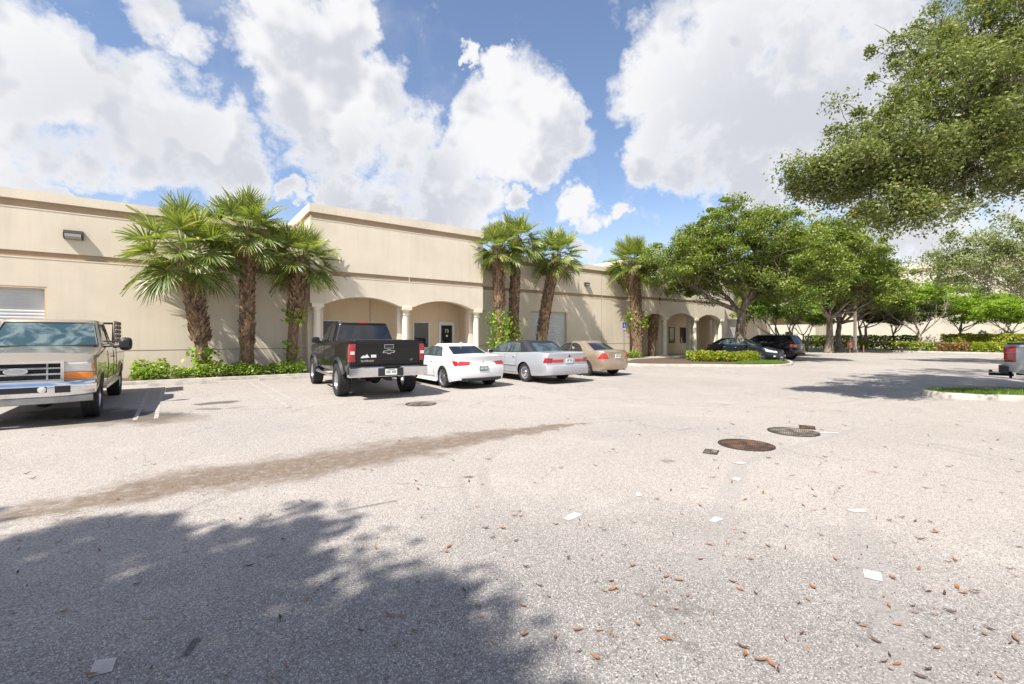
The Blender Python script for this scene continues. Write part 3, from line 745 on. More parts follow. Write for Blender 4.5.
# --- tree outside the frame behind the camera that shades the near left asphalt
SDIR=Vector((1,.36,-1.37))
def shadow_tree(loc,lobes,n,per,sd,lab,lf=.085,cr=.58): make_tree('oak_tree',loc,.3,4.8,lobes,n,per,lf,cr,'oak','bark',sd,lab,'tree',None,1,(0,0),.6,8,twigs=1)
shadow_tree((-8.5,-3.0),[(-.5,4.4,10,2.2,1.7,.7,1.7),(.6,2.9,10,1.8,1.8,.7,1.5),(-2.3,3.4,10.1,2.5,2.3,.9,1.6),(.9,.9,10,1.8,2.0,.8,1.4),(-1.3,.9,10,2.6,2.0,1.0,1.4),(1.8,2.4,10,.8,.8,.4,.55),(1.9,1.0,10,.8,1.0,.4,.5),(-.5,5.7,10,1.6,.8,.4,.30)],235,150,61,'broad oak standing outside the picture whose dappled shade falls on the near asphalt')
# ================================================================ palms
def fan_leaf(mb,base,d,up,L,r,nl=26,droop=.5,shade=.5):
    d=d.normalized(); s=d.cross(up).normalized(); n=s.cross(d)
    for k in range(nl):
        ph=math.radians(-118+236*k/(nl-1)+r.uniform(-3,3)); c,sn=math.cos(ph),math.sin(ph)
        st=base+d*(.22*L*max(0,c))                       # costapalmate rib
        dr=(d*c+s*sn+n*(.30*abs(sn)+.05)).normalized()
        l=L*(.62+.38*max(0,math.cos(ph*.6)))*r.uniform(.88,1.06)
        w0=.014; wm=.027*L/.9
        side=dr.cross(n).normalized(); 
        dp=droop*r.uniform(.5,1.6)
        rows=[]
        for i,(t,w) in enumerate(((0,w0),(.45,wm),(.75,wm*.62),(1,.003))):
            p=st+dr*(l*t)+Vector((0,0,-1))*(dp*l*max(0,t-.35)**2)
            rows.append([p-side*w+n*.012*(k%2),p+side*w-n*.012*(k%2)])
        mb.cur=min(.92,max(0,shade+r.uniform(-.25,.25)))
        if r.random()<.03: mb.cur=1.0
        mb.grid(rows)
def make_palm(loc,H,lean,R,trunk_r,boot_from,boot_r,seed,label,nf=38,group='sabal palms along the building',vine=None,dry=4):
    r=random.Random(seed); e=empty('palm_tree',(*loc,0)); nf=int(nf*1.3)
    seg=14; pts=[];rad=[]
    for i in range(seg+1):
        t=i/seg; pts.append(Vector((lean[0]*t**1.5,lean[1]*t**1.5,H*t-.05))); z=H*t
        rr_=trunk_r*(1.12-.12*t) if z<boot_from else trunk_r+(boot_r-trunk_r)*.7*min(1,(z-boot_from)/.3)
        if t>.93: rr_*=.75
        rad.append(rr_)
    def at(z):
        t=max(0,min(1,z/H)); return Vector((lean[0]*t**1.5,lean[1]*t**1.5,z))
    mb=MB(); mb.cur=.3; mb.tube(pts,rad,16); 
    z=.1; row=0
    while z<H-.05:
        big=z>boot_from; cr=(boot_r*.86 if big else trunk_r*1.0)
        if z>H-.5: cr*=.85
        nb=9 if big else 11; 
        for k in range(nb):
            if not big and r.random()<.35: continue
            a=2*PI*(k+(row%2)*.5)/nb+r.uniform(-.12,.12); o=Vector((math.cos(a),math.sin(a),0)); s=Vector((-o.y,o.x,0))
            c=at(z)+o*cr*.86; ln=r.uniform(.16,.27) if big else r.uniform(.08,.14); w=r.uniform(.05,.085) if big else .045
            out=(r.uniform(.25,.6) if big else r.uniform(.05,.25)); sk=s*r.uniform(-.35,.35)
            tip=c+(Vector((0,0,1))+o*out+sk).normalized()*ln
            mb.cur=r.random()
            th=.03 if big else .015
            a0,a1=c-s*w,c+s*w; t0,t1=tip-s*w*.55,tip+s*w*.55
            b0,b1=t0+o*th,t1+o*th
            ids=[mb.pt(p) for p in (a0,a1,t0,t1,a0+o*th*1.3,a1+o*th*1.3,b0,b1)]
            for q in ((4,5,7,6),(0,4,6,2),(5,1,3,7),(2,6,7,3)): mb.face([ids[j] for j in q])
        z+=.115 if big else .10; row+=1
    mb.build('trunk',M['palmbark'],e,attr=True)
    # crown
    top=at(H); fm=MB(); pm=MB(); dm=MB()
    R*=.88; pl=R*.50; bl=R*.46; ga=2.39996
    for k in range(nf):
        t=k/(nf-1); el=math.radians(84-122*t**.9+r.uniform(-9,9)); az=k*ga+r.uniform(-.2,.2)
        h=Vector((math.cos(az),math.sin(az),0)); d0=(h*math.cos(el)+Vector((0,0,1))*math.sin(el))
        p0=top+Vector((0,0,.0-.25*t))+h*.08; L=pl*r.uniform(.85,1.12)
        # petiole arches over
        p1=p0+d0*L*.55; d1=(d0+Vector((0,0,-.10-.12*t))).normalized(); p2=p1+d1*L*.5
        d2=(d1+Vector((0,0,-.14-.16*t))).normalized()
        pm.cur=.6; pm.tube([p0,p1,p2],[.022,.016,.010],4,cap=False)
        up=Vector((0,0,1)) if abs(d2.z)<.93 else h*-1
        up=(up+Vector((r.gauss(0,.25),r.gauss(0,.25),0))).normalized()
        fan_leaf(fm,p2,d2,up,bl*r.uniform(.85,1.08),r,34,.08+.50*t,.66-.40*t)
    for k in range(dry):
        dm=MB(); az=r.uniform(0,6.28); h=Vector((math.cos(az),math.sin(az),0)); p0=top-Vector((0,0,.3)); p1=p0+h*.35+Vector((0,0,-.15)); p2=p0+h*.5+Vector((0,0,-.55))
        pm.tube([p0,p1,p2],[.018,.014,.009],4,cap=False); dm.cur=r.random(); fan_leaf(dm,p2,Vector((h.x*.25,h.y*.25,-1)),h,bl*.7,r,15,.1,.5); dm.build('dry_frond',M['palmd'],e,attr=True)
    fm.build('frond_crown',M['palm'],e,attr=True); pm.build('leaf_stalk',M['palm'],e,attr=True)
    tag(e,label,'palm tree',group)
    if vine:
        for (z0,z1,w,n) in vine:
            g=np.random.default_rng(seed+int(z0*10)); zz=g.uniform(z0,z1,n); an=g.uniform(0,2*PI,n); rr2=(trunk_r if z0<boot_from else boot_r)+np.abs(g.normal(0,w,n))
            P=np.stack([rr2*np.cos(an),rr2*np.sin(an),zz],1)+np.array([tuple(at(q)) for q in zz])*np.array([1,1,0])+np.array([*loc,0])
            P=P-np.array([*loc,0])
            V,F=leaves_np(P,.095,g,.2,.62)
            ve=np_mesh('climbing_vine',V,F,M['vine'],None,np.clip(g.random(n),0,.9)); ve.location=(*loc,0)
            tag(ve,vine_labels.pop(0),'vine',None)
    return e
vine_labels=['yellow green vine at the foot of the leftmost palm','yellow green vine halfway up the third palm from the left','vine leaves near the ground on the third palm from the left',
 'large mass of yellow green vine on the leftmost palm behind the silver sedan','yellow green vine on the second palm behind the silver sedan','lime vine draped over the palm beside the blue parking sign']
YP=20.72
def on(px,yp=YP):            # x along the bed for a given column of the photograph
    t=(px-512)/455; return yp*(SA+t*CA)/(CA-t*SA)
make_palm((on(204),YP),4.75,(-.60,-.15),2.2,.20,1.35,.34,101,'thick booted palm, leftmost of the three beside the tan pickup',36,vine=[(.35,1.15,.18,110)],dry=6)
make_palm((on(247),YP+.05),5.75,(.05,.0),1.95,.23,1.1,.25,102,'tallest palm, middle one of the three beside the tan pickup',36,dry=5)
make_palm((on(291),YP),4.85,(.40,-.1),1.8,.19,2.3,.32,103,'palm with a bulging trunk top right beside the first arched entrance',32,vine=[(2.15,2.75,.17,120),(.5,1.4,.14,60)],dry=4)
make_palm((on(501),YP),6.4,(-.35,-.1),1.75,.20,3.2,.34,104,'leftmost palm of the cluster behind the silver sedan',30,vine=[(.9,3.0,.36,420)],dry=3)
make_palm((on(516),YP+.3),7.1,(.3,.0),1.85,.20,1.5,.29,105,'tallest palm of the cluster behind the silver sedan',32,vine=[(.8,2.5,.22,120)],dry=3)
make_palm((on(539),YP-.1),6.5,(1.5,.2),1.95,.23,1.2,.34,106,'right leaning palm in front of the second roll up door',34,dry=4)
make_palm((on(638),YP),6.7,(-.6,.0),2.3,.30,1.2,.42,107,'thick palm right of the blue parking sign',36,vine=[(2.2,3.3,.30,150)],dry=3)
make_palm((on(656),YP+.4),6.0,(.9,.0),2.1,.26,1.2,.36,108,'slimmer palm partly hidden by the oak, before the second portico',34,dry=3)
make_palm((on(742),YP+.2),6.3,(2.2,.1),2.4,.28,1.2,.42,109,'palm behind the oak trunk leaning right near the end of the building',34,dry=3)
# ================================================================ hedges
def leafy(name,path,w,h,n,leaf,mat,seed,label,z0=.08,lump=.25,cat='hedge',stems=True,group=None,top=.5,kind=None):
    g=np.random.default_rng(seed); path=np.array(path,float)
    e=empty(name,(*path[0],0))
    sl=np.linalg.norm(np.diff(path,axis=0),axis=1); cum=np.r_[0,np.cumsum(sl)]; s=g.random(n)*cum[-1]
    i=np.clip(np.searchsorted(cum,s)-1,0,len(sl)-1); t=(s-cum[i])/sl[i]; c=path[i]*(1-t[:,None])+path[i+1]*t[:,None]
    tan=(path[i+1]-path[i])/sl[i][:,None]; nn=np.stack([-tan[:,1],tan[:,0]],1)
    a=g.uniform(-1,1,n); prof=(1-np.abs(a)**3)**.5
    ph=g.uniform(0,6.28,4)
    lm=1+lump*(np.sin(s*2.3+ph[0])*.5+np.sin(s*5.1+ph[1])*.3+np.sin(s*9.7+ph[2]+a*2)*.35)
    q=g.random(n)**top
    z=z0+h*lm*prof*q
    P=np.stack([c[:,0]+nn[:,0]*a*w/2,c[:,1]+nn[:,1]*a*w/2,z],1)+g.normal(0,.02,(n,3)); P[:,2]=np.maximum(P[:,2],z0+.02)
    P-=np.array([*path[0],0])
    V,F=leaves_np(P,leaf,g,.7,.55)
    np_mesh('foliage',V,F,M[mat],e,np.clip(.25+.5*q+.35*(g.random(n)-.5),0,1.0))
    if stems:
        mb=MB(); r=random.Random(seed)
        for k in range(int(cum[-1]*7)):
            j=r.randrange(n); p=Vector(P[j]); p.z=max(p.z*.8,.15); b=Vector((p.x+r.gauss(0,.06),p.y+r.gauss(0,.06),z0-.03)); mb.tube([b,(b+p)/2+Vector((r.gauss(0,.03),0,0)),p],[.008,.007,.004],4,cap=False)
        mb.build('stem',M['bark'],e)
    tag(e,label,cat,group,kind); return e
leafy('hedge',[(-1.2,20.1),(2.0,20.15),(4.25,20.1)],.95,.46,4600,.055,'hedge',201,'low bright green hedge under the three palms beside the tan pickup')
leafy('shrub',[(-1.2,20.6),(-.2,20.5)],.8,.62,700,.06,'hedge',203,'taller leafy shrub at the left end of the low hedge behind the tan pickup',cat='shrub')
leafy('hedge',[(14.2,20.3),(20,20.3),(26.0,20.3)],.9,.50,7000,.06,'hedge',202,'bright green low hedge below the blue parking sign')
# hedge island in front of the oak
def cr(pts,n=6):
    out=[]; P=[pts[0]]+list(pts)+[pts[-1]]
    for i in range(1,len(P)-2):
        for k in range(n):
            t=k/n; a,b,c,d=[np.array(q,float) for q in P[i-1:i+3]]
            out.append(tuple(.5*((2*b)+(-a+c)*t+(2*a-5*b+4*c-d)*t*t+(-a+3*b-3*c+d)*t**3)))
    out.append(tuple(pts[-1])); return out
isl=[G(607,364),G(640,366),G(700,366.5),G(745,367),G(788,366),(30.6,12.6),(31.0,14),(30.6,19.3)]
strip('kerb',cr(isl),.18,.13,M['concrete'])
bed=[(p[0],p[1]) for p in cr(isl)]
flat('planting_island',bed+[(28.0,19.4),(24.5,19.4),(22.3,18.2)],.07,M['soil'])
pth=[G(697,362.5),G(726,363),G(764,363)]; pth=[(x+.25,y+.6) for x,y in pth]
leafy('hedge',pth,1.2,.56,6000,.065,'hedgey',205,'yellow green hedge on the island around the oak trunk',lump=.2)
leafy('hedge',[(x+1.0,y+.9) for x,y in pth],1.2,.52,3200,.065,'hedge',206,'greener hedge row behind the yellow green one under the oak')
def grass_patch(name,poly,n,seed,label,hh=.07,z=.07):
    g=np.random.default_rng(seed); P=np.array(poly); mn,mx=P.min(0),P.max(0); out=[]
    while len(out)<n:
        q=mn+(mx-mn)*g.random(2); ins=False; j=len(P)-1
        for i in range(len(P)):
            if (P[i,1]>q[1])!=(P[j,1]>q[1]) and q[0]<(P[j,0]-P[i,0])*(q[1]-P[i,1])/(P[j,1]-P[i,1])+P[i,0]: ins=not ins
            j=i
        if ins: out.append(q)
    Q=np.array(out); a=g.uniform(0,6.28,n); h=hh*g.uniform(.5,1.5,n); w=.010
    dx=np.cos(a)*w; dy=np.sin(a)*w; lx=g.normal(0,.03,n); ly=g.normal(0,.03,n)
    V=np.stack([np.stack([Q[:,0]-dx,Q[:,1]-dy,np.full(n,z)],1),np.stack([Q[:,0]+dx,Q[:,1]+dy,np.full(n,z)],1),np.stack([Q[:,0]+lx,Q[:,1]+ly,z+h],1)],1).reshape(-1,3)
    o=np_mesh(name,V,np.arange(3*n).reshape(n,3),M['grass'],None,np.clip(g.random(n),0,.9)); tag(o,label,'grass',None,'stuff')
gsoil=mat_simple('green_soil',(.09,.13,.03),.95,nz=.35,nscale=6)
gp=[G(742,365.5),G(786,364.8),(30.3,12.9),(30.5,13.8),(27.5,13.6),(25.5,13.2)]
flat('lawn',gp,.085,gsoil); grass_patch('grass',gp,7000,301,'green grass on the island beside the dark blue grey car',.08,.085)
# island at the right edge
c0=G(950,398); ri=[(c0[0]+4.8,c0[1]-6.2),(c0[0]+2.6,c0[1]-3.2),(c0[0]+.7,c0[1]-1.2),(c0[0]+.02,c0[1]-.25),(c0[0]+.05,c0[1]+.35),(c0[0]+.6,c0[1]+.55),(c0[0]+1.7,c0[1]-.1),(c0[0]+4.2,c0[1]-2.6),(c0[0]+6.8,c0[1]-5.6)]
rc=cr(ri); strip('kerb',rc,.2,.14,M['concrete']); flat('lawn',rc,.10,gsoil); grass_patch('grass',rc,16000,302,'green grass on the kerbed island at the right edge',.08,.10)
# far hedges and kerb along x=58
FX=58.5
strip('kerb',[(FX,-45),(FX,50)],.2,.13,M['concrete']); flat('verge',[(FX+.1,-45),(FX+15,-45),(FX+15,50),(FX+.1,50)],.06,gsoil)
leafy('hedge',[(FX+1.4,-14),(FX+1.4,8.7)],1.5,.95,7000,.11,'hedgey',211,'long yellow green hedge at the far kerb, right stretch',lump=.06,stems=False,top=.35)
leafy('hedge',[(FX+1.4,8.8),(FX+1.4,11.0)],1.5,.90,1100,.11,'hedger',212,'reddish stretch of the far kerb hedge',lump=.06,stems=False,top=.35)
leafy('hedge',[(FX+1.4,11.1),(FX+1.4,34)],1.5,.95,7000,.11,'hedgey',213,'long yellow green hedge at the far kerb, left stretch behind the pole',lump=.06,stems=False,top=.35)
leafy('hedge',[(FX+5,4.6),(FX+5,11.4)],2.0,1.75,5200,.11,'hedgey',214,'taller clipped yellow topped hedge behind the low far hedge',lump=.04,stems=False,top=.3)
leafy('hedge',[(FX+5,13),(FX+5,24)],2.0,1.6,6000,.11,'hedge',215,'taller green hedge behind the low far hedge, left of the bright trees',lump=.05,stems=False,top=.3)
# pole, posts and box in the distance
x,y=PD(855,44); e=empty('lamp_pole',(x,y,0)); MB().tube([(0,0,0),(0,0,2),(0,0,5.2)],[.15,.14,.12],12).build('pole',M['trim'],e,60); MB().tube([(0,0,0),(0,0,.35)],[.26,.24],12).build('pole_base',M['concrete'],e,40); tag(e,'pale straight pole in front of the far hedge','pole')
x,y=PD(851,43); e=empty('post_box',(x,y,0))
for s in (-.28,.28): MB().box((s-.04,-.04,0),(s+.04,.04,.55)).build('leg',M['redbrown'],e)
m=MB(); m.prism([(-.36,-.18,.5),(.36,-.18,.5),(.36,-.18,1.0),(.2,-.18,1.2),(-.2,-.18,1.2),(-.36,-.18,1.0)],(0,.36,0)); m.build('box',M['redbrown'],e); tag(e,'reddish brown box on two short legs beside the pale pole','box')
x,y=PD(863.5,43); e=MB(); e.tube([(0,0,0),(0,0,.75)],[.06,.055],10); e.tube([(0,0,.75),(0,0,.80)],[.075,.03],10); o=e.build('bollard',M['redbrown'],None,50); o.location=(x,y,0); tag(o,'short brown post right of the pale pole','post')
# ================================================================ vehicles   (local: +x front, +y left, z up)
class Body:
    def __init__(s,xr,xf,W,top,sill,arch,R,zc,nf,nr,cf,cr_,kf,kr,xif,xir,crown=.03,prof=None,ends=(.32,.32),sm=.05,er=.03):
        s.xr,s.xf,s.W,s.sill,s.arch,s.R,s.zc=xr,xf,W,sill,arch,R,zc
        s.nf,s.nr,s.cf,s.cr,s.kf,s.kr,s.xif,s.xir,s.crown,s.ends,s.er=nf,nr,cf,cr_,kf,kr,xif,xir,crown,ends,er
        s.prof=prof or ([0,.15,.45,.8,1],[.94,.98,1,.985,.95])
        xs=np.arange(xr-.3,xf+.3,.01); z=np.interp(xs,[p[0] for p in top],[p[1] for p in top]); k=np.exp(-.5*(np.arange(-15,16)*.01/sm)**2); k/=k.sum()
        z=np.convolve(np.pad(z,15,'edge'),k,'valid'); s.tx,s.tz=xs,z
    def T(s,x): return float(np.interp(x,s.tx,s.tz))
    def B(s,x):
        for xc in s.arch:
            d=abs(x-xc)
            if d<s.R: return max(s.sill,s.zc+math.sqrt(s.R**2-d*d))
        if x>s.arch[1]: t=(x-s.arch[1]-s.R)/(s.xf-s.arch[1]-s.R); return s.sill+(s.ends[0]-s.sill)*max(0,min(1,t))
        if x<s.arch[0]: t=(s.arch[0]-s.R-x)/(s.arch[0]-s.R-s.xr); return s.sill+(s.ends[1]-s.sill)*max(0,min(1,t))
        return s.sill
    def half(s,x,z):
        f=(z-s.sill)/(s.T(x)-s.sill); w=s.W*float(np.interp(f,*s.prof))
        if x>s.xif: w*=1-s.kf*((x-s.xif)/(s.xf-s.xif))**2.5
        if x<s.xir: w*=1-s.kr*((s.xir-x)/(s.xir-s.xr))**2.5
        return w
    def D(s,x,y,z):
        if x>s.xif:
            lim=s.xf-float(np.interp(z,[p[0] for p in s.nf],[p[1] for p in s.nf]))-s.cf*(y/s.W)**2; x=s.xif+(x-s.xif)*(lim-s.xif)/(s.xf-s.xif)
        elif x<s.xir:
            lim=s.xr+float(np.interp(z,[p[0] for p in s.nr],[p[1] for p in s.nr]))+s.cr*(y/s.W)**2; x=s.xir+(x-s.xir)*(lim-s.xir)/(s.xr-s.xir)
        return Vector((x,y,z))
    def side(s,x,z,off=0): p=s.D(x,s.half(x,z),z); p.y+=off; return p
    def mesh(s,name,mat,parent):
        xs=set(np.round(np.linspace(s.xr,s.xf,int((s.xf-s.xr)/.09)),4))
        for c in s.arch:
            for a in np.linspace(0,PI,17): xs.add(round(c+s.R*math.cos(a),4))
            xs.add(round(c+s.R+.012,4)); xs.add(round(c-s.R-.012,4)); xs.add(round(c+s.R-.003,4)); xs.add(round(c-s.R+.003,4))
        xs|={round(s.xr+.03,4),round(s.xf-.03,4),round(s.xr+.01,4),round(s.xf-.01,4)}
        xs=sorted(xs); fr=[0,.06,.14,.24,.36,.48,.6,.72,.82,.9,.95]; K=12; rows=[]
        def section(x):
            b,t=s.B(x),s.T(x); er=s.er; L=[]
            for f in fr: z=b+(t-er-b)*f/.95; L.append((s.half(x,z),z))
            w=s.half(x,t-er); L.append((w-er*.35,t-er*.4)); L.append((w-er,t-er*.08))
            return L,t,w-er
        for x in xs:
            L,t,w=section(x); cr_=s.crown*min(1,(x-s.xr)/.25,(s.xf-x)/.25)
            row=[s.D(x,y,z) for y,z in L]+[s.D(x,w*(1-2*k/K),t+cr_*(1-(1-2*k/K)**2)) for k in range(1,K)]+[s.D(x,-y,z) for y,z in L[::-1]]
            rows.append(row)
        mb=MB(); mb.grid(rows)
        for x in (xs[0],xs[-1]):
            L,t,w=section(x); mb.grid([[s.D(x,y*(1-2*k/K),z) for k in range(K+1)] for y,z in L])
        return mb.build(name,mat,parent,42,weld=.0008)
    def outline(s,z,end,q):
        """q<0 along the side away from the corner, q>0 across the end towards the centre. end -1 rear, +1 front"""
        xe=s.xf if end>0 else s.xr
        if q<0: x=xe+end*q; return s.D(x,s.half(x,z),z),Vector((0,1,0))
        w=s.half(xe,z); return s.D(xe,w-q,z),Vector((end,0,0))
    def lamp(s,name,mat,parent,end,quad,off=.012,mirror=True,n=8,group_side=None):
        """quad: [(q,z) x4] bl, br, tr, tl"""
        out=[]
        for sg in ((1,-1) if mirror else (1,)):
            mb=MB(); rows=[];bk=[]
            for j in range(n+1):
                v=j/n; r1=[];r2=[]
                for i in range(n+1):
                    u=i/n; a=[quad[0][k]*(1-u)+quad[1][k]*u for k in (0,1)]; b=[quad[3][k]*(1-u)+quad[2][k]*u for k in (0,1)]
                    q,z=a[0]*(1-v)+b[0]*v,a[1]*(1-v)+b[1]*v
                    p,_=s.outline(z,end,q); p0,_=s.outline(z,end,q-.02); p1,_=s.outline(z,end,q+.02)
                    t=(p1-p0); nn=Vector((t.y,-t.x,0)).normalized()
                    if nn.dot(Vector((end,1,0)))<0: nn=-nn
                    ed=min(u,1-u,v,1-v); o=off*(.55 if ed<.01 else 1)
                    pp=p+nn*o; r1.append((pp.x,sg*pp.y,pp.z)); pb=p-nn*.03; r2.append((pb.x,sg*pb.y,pb.z))
                rows.append(r1); bk.append(r2)
            mb.grid(rows)
            brd=[(0,i) for i in range(n+1)]+[(j,n) for j in range(1,n+1)]+[(n,i) for i in range(n-1,-1,-1)]+[(j,0) for j in range(n-1,0,-1)]
            mb.grid([[rows[j][i] for j,i in brd],[bk[j][i] for j,i in brd]],closed=True)
            out.append(mb.build(name,mat,parent,35,weld=.0005))
        return out
class House:
    """greenhouse: glass box with roof. fb/ft windscreen base/top x, rb/rt rear window base/top"""
    def __init__(s,fb,ft,rb,rt,z0,z1,w0,w1,bf=.10,br=.07,sag=.0,roofh=.05,c=.10,zr=None):
        s.fb,s.ft,s.rb,s.rt,s.z0,s.z1,s.w0,s.w1,s.bf,s.br,s.sag,s.roofh,s.c=fb,ft,rb,rt,z0,z1,w0,w1,bf,br,sag,roofh,c
    def t(s,z): return (z-s.z0)/(s.z1-s.z0)
    def w(s,t): return s.w0+(s.w1-s.w0)*t+s.sag*4*t*(1-t)
    def xf(s,t,y): return s.fb+(s.ft-s.fb)*t+s.sag*2.0*t*(1-t)*1.2-s.bf*(y/s.w(t))**2
    def xr(s,t,y): return s.rb+(s.rt-s.rb)*t-s.sag*2.0*t*(1-t)*1.2+s.br*(y/s.w(t))**2
    def z(s,t): return s.z0+(s.z1-s.z0)*t
    def ring(s,t,k=1,dz=0):
        w=s.w(t); z=s.z(t)+dz; P=[]; c=s.c
        ys=np.linspace(w-c*.6,-(w-c*.6),9)
        for y in ys: P.append((s.xf(t,y),y,z))
        xa,xb=s.xf(t,w)-c*.75,s.xr(t,w)+c*.75
        for x in np.linspace(xa,xb,9): P.append((x,-w,z))
        for y in ys[::-1]: P.append((s.xr(t,y),y,z))
        for x in np.linspace(xb,xa,9): P.append((x,w,z))
        if k!=1:
            cx=(s.ft+s.rt)/2; P=[(cx+(x-cx)*k,y*k,z_) for x,y,z_ in P]
        return P
    def mesh(s,name,mat,parent,tmax=1.0):
        mb=MB(); rows=[s.ring(t) for t in np.linspace(-.06,tmax,9)]
        rf=[(.985,.35),(.95,.6),(.85,.8),(.65,.93),(.4,.99),(.1,1.0)]
        rows+=[s.ring(1,k,s.roofh*h) for k,h in rf]
        ids=mb.grid(rows,closed=True); mb.face(ids[-1])
        return mb.build(name,mat,parent,50)
    def pane(s,name,mat,parent,front,t0=.07,t1=.93,m=.10,off=.006,m1=None):
        mb=MB(); rows=[]; n=10; m1=m if m1 is None else m1
        for j in range(n+1):
            t=t0+(t1-t0)*j/n; r=[]; mm=m+(m1-m)*j/n
            for i in range(n+1):
                y=(s.w(t)-mm)*(1-2*i/n); x=s.xf(t,y)+off if front else s.xr(t,y)-off; r.append((x,y,s.z(t)+off*.6))
            rows.append(r)
        mb.grid(rows); return mb.build(name,mat,parent,60)
    def side_glass(s,name,mat,parent,poly,off=.006,sides=(1,-1),frame=None):
        out=[]
        for sg in sides:
            mb=MB(); P=[]
            # refine edges
            Q=[]
            for a,b in zip(poly,poly[1:]+poly[:1]):
                for k in range(4): Q.append((a[0]+(b[0]-a[0])*k/4,a[1]+(b[1]-a[1])*k/4))
            P=[(x,sg*(s.w(s.t(z))+off),z) for x,z in Q]; mb.poly(P); o=mb.build(name,mat,parent); out.append(o)
            if frame:
                fm=MB(); pp=[Vector((x,sg*(s.w(s.t(z))+off*.9),z)) for x,z in Q]; fm.tube(pp+[pp[0]],.011,5,False); fm.build('window_trim',frame,o,60)
        return out
def make_wheel(R,w,rr,spokes,mat,parent,loc,side,style='spoke',hubc=None,sk=.03):
    """outboard towards +y*side"""
    s=side; mb=MB()
    P=[(rr,-.42*w),(rr+.01,.30*w),(rr+.012,.40*w),(rr-.006,.41*w),(rr-.02,.30*w),(rr-.03,-.35*w),(.02,-.34*w)]
    mb.lathe([(a,s*h) for a,h in P],28,'y')
    if style=='spoke':
        for k in range(spokes):
            Mx=Matrix.Rotation(2*PI*k/spokes,4,'Y'); ya,yb=sorted((s*.18*w,s*.32*w))
            mb.prism([Mx@Vector((.03,ya,-sk)),Mx@Vector((rr-.012,ya,-sk*.75)),Mx@Vector((rr-.012,ya,sk*.75)),Mx@Vector((.03,ya,sk))],(0,yb-ya,0))
        mb.lathe([(.075,s*.2*w),(.07,s*.34*w),(.04,s*.37*w),(.001,s*.37*w)],16,'y')
    else:
        mb.lathe([(rr-.02,s*.30*w),(rr*.72,s*.22*w),(rr*.55,s*.30*w),(rr*.30,s*.33*w),(rr*.24,s*.40*w),(.001,s*.42*w)],28,'y')
    o=mb.build('wheel',mat,parent,35); o.location=loc
    bk=MB(); bk.lathe([(rr-.022,s*.10*w),(.001,s*.09*w)],24,'y'); bk.build('brake_disc',M['under'],o)
    if style!='spoke':
        h=MB()
        for k in range(spokes):
            a=2*PI*k/spokes; h.lathe([(.019,0),(.017,s*.006),(.001,s*.007)],8,'y',None,(rr*.64*math.cos(a),s*.268*w,rr*.64*math.sin(a)))
        h.build('wheel_holes',M['under'],o)
    ty=MB(); b=.018
    ty.lathe([(rr,s*-.45*w),(R-.05,s*-.5*w),(R-.012,s*-.46*w),(R,s*-.36*w),(R,s*-.12*w),(R-.008,s*-.11*w),(R-.008,s*-.08*w),(R,s*-.07*w),(R,s*.07*w),(R-.008,s*.08*w),(R-.008,s*.11*w),(R,s*.12*w),(R,s*.36*w),(R-.012,s*.46*w),(R-.05,s*.5*w),(rr+.02,s*.47*w),(rr+.004,s*.43*w)],36,'y')
    if R>.37:
        for k in range(40):
            Mx=Matrix.Rotation(2*PI*k/40,4,'Y')
            for yy in (-.40*w,.26*w): ty.box((R-.004,yy,-.014),(R+.009,yy+.14*w,.014),Mx)
    ty.build('tyre',M['rubber'],o,40)
    return o
def wheels(parent,xr,xf,track,R,w,rr,spokes,mat,style='spoke',sk=.03):
    a=make_wheel(R,w,rr,spokes,mat,parent,(xr,track/2,R),1,style,sk=sk); b=make_wheel(R,w,rr,spokes,mat,parent,(xr,-track/2,R),-1,style,sk=sk)
    for src,sg in ((a,1),(b,-1)): c=copy_tree(src,parent); c.location=(xf,sg*track/2,R)
def underbody(parent,b,inner=.24,z1=None):
    mb=MB(); W=b.W-inner; mb.box((b.xr+.22,-W,b.sill+.03),(b.xf-.22,W,z1 or b.zc+b.R+.08))
    # full width between the arches
    W2=b.W*.93-.015
    a0,a1=b.arch
    for x0,x1 in ((a0+b.R+.03,a1-b.R-.03),): mb.box((x0,-W2,b.sill+.006),(x1,W2,b.sill+.10))
    return mb.build('underbody',M['under'],parent)
def seam(b,parent,lines,w=.006):
    mb=MB()
    for sg in (1,-1):
        for pl in lines:
            P=[]
            for a,c in zip(pl,pl[1:]):
                n=max(2,int(math.dist(a,c)/.06))
                for k in range(n): P.append((a[0]+(c[0]-a[0])*k/n,a[1]+(c[1]-a[1])*k/n))
            P.append(pl[-1]); pts=[]
            for x,z in P: p=b.side(x,z,.001); pts.append((p.x,sg*p.y,p.z))
            mb.tube(pts,w,4,False)
    return mb.build('door_seam',M['under'],parent)
def handles(b,parent,xs,z,mat,L=.17):
    for x in xs:
        for sg in (1,-1):
            p=b.side(x,z,0); mb=MB(); mb.tube([(p.x-L/2,sg*(p.y+.0),z),(p.x-L/2+.02,sg*(p.y+.03),z),(p.x+L/2-.02,sg*(p.y+.03),z),(p.x+L/2,sg*p.y,z)],.014,6); mb.build('door_handle',mat,parent,60)
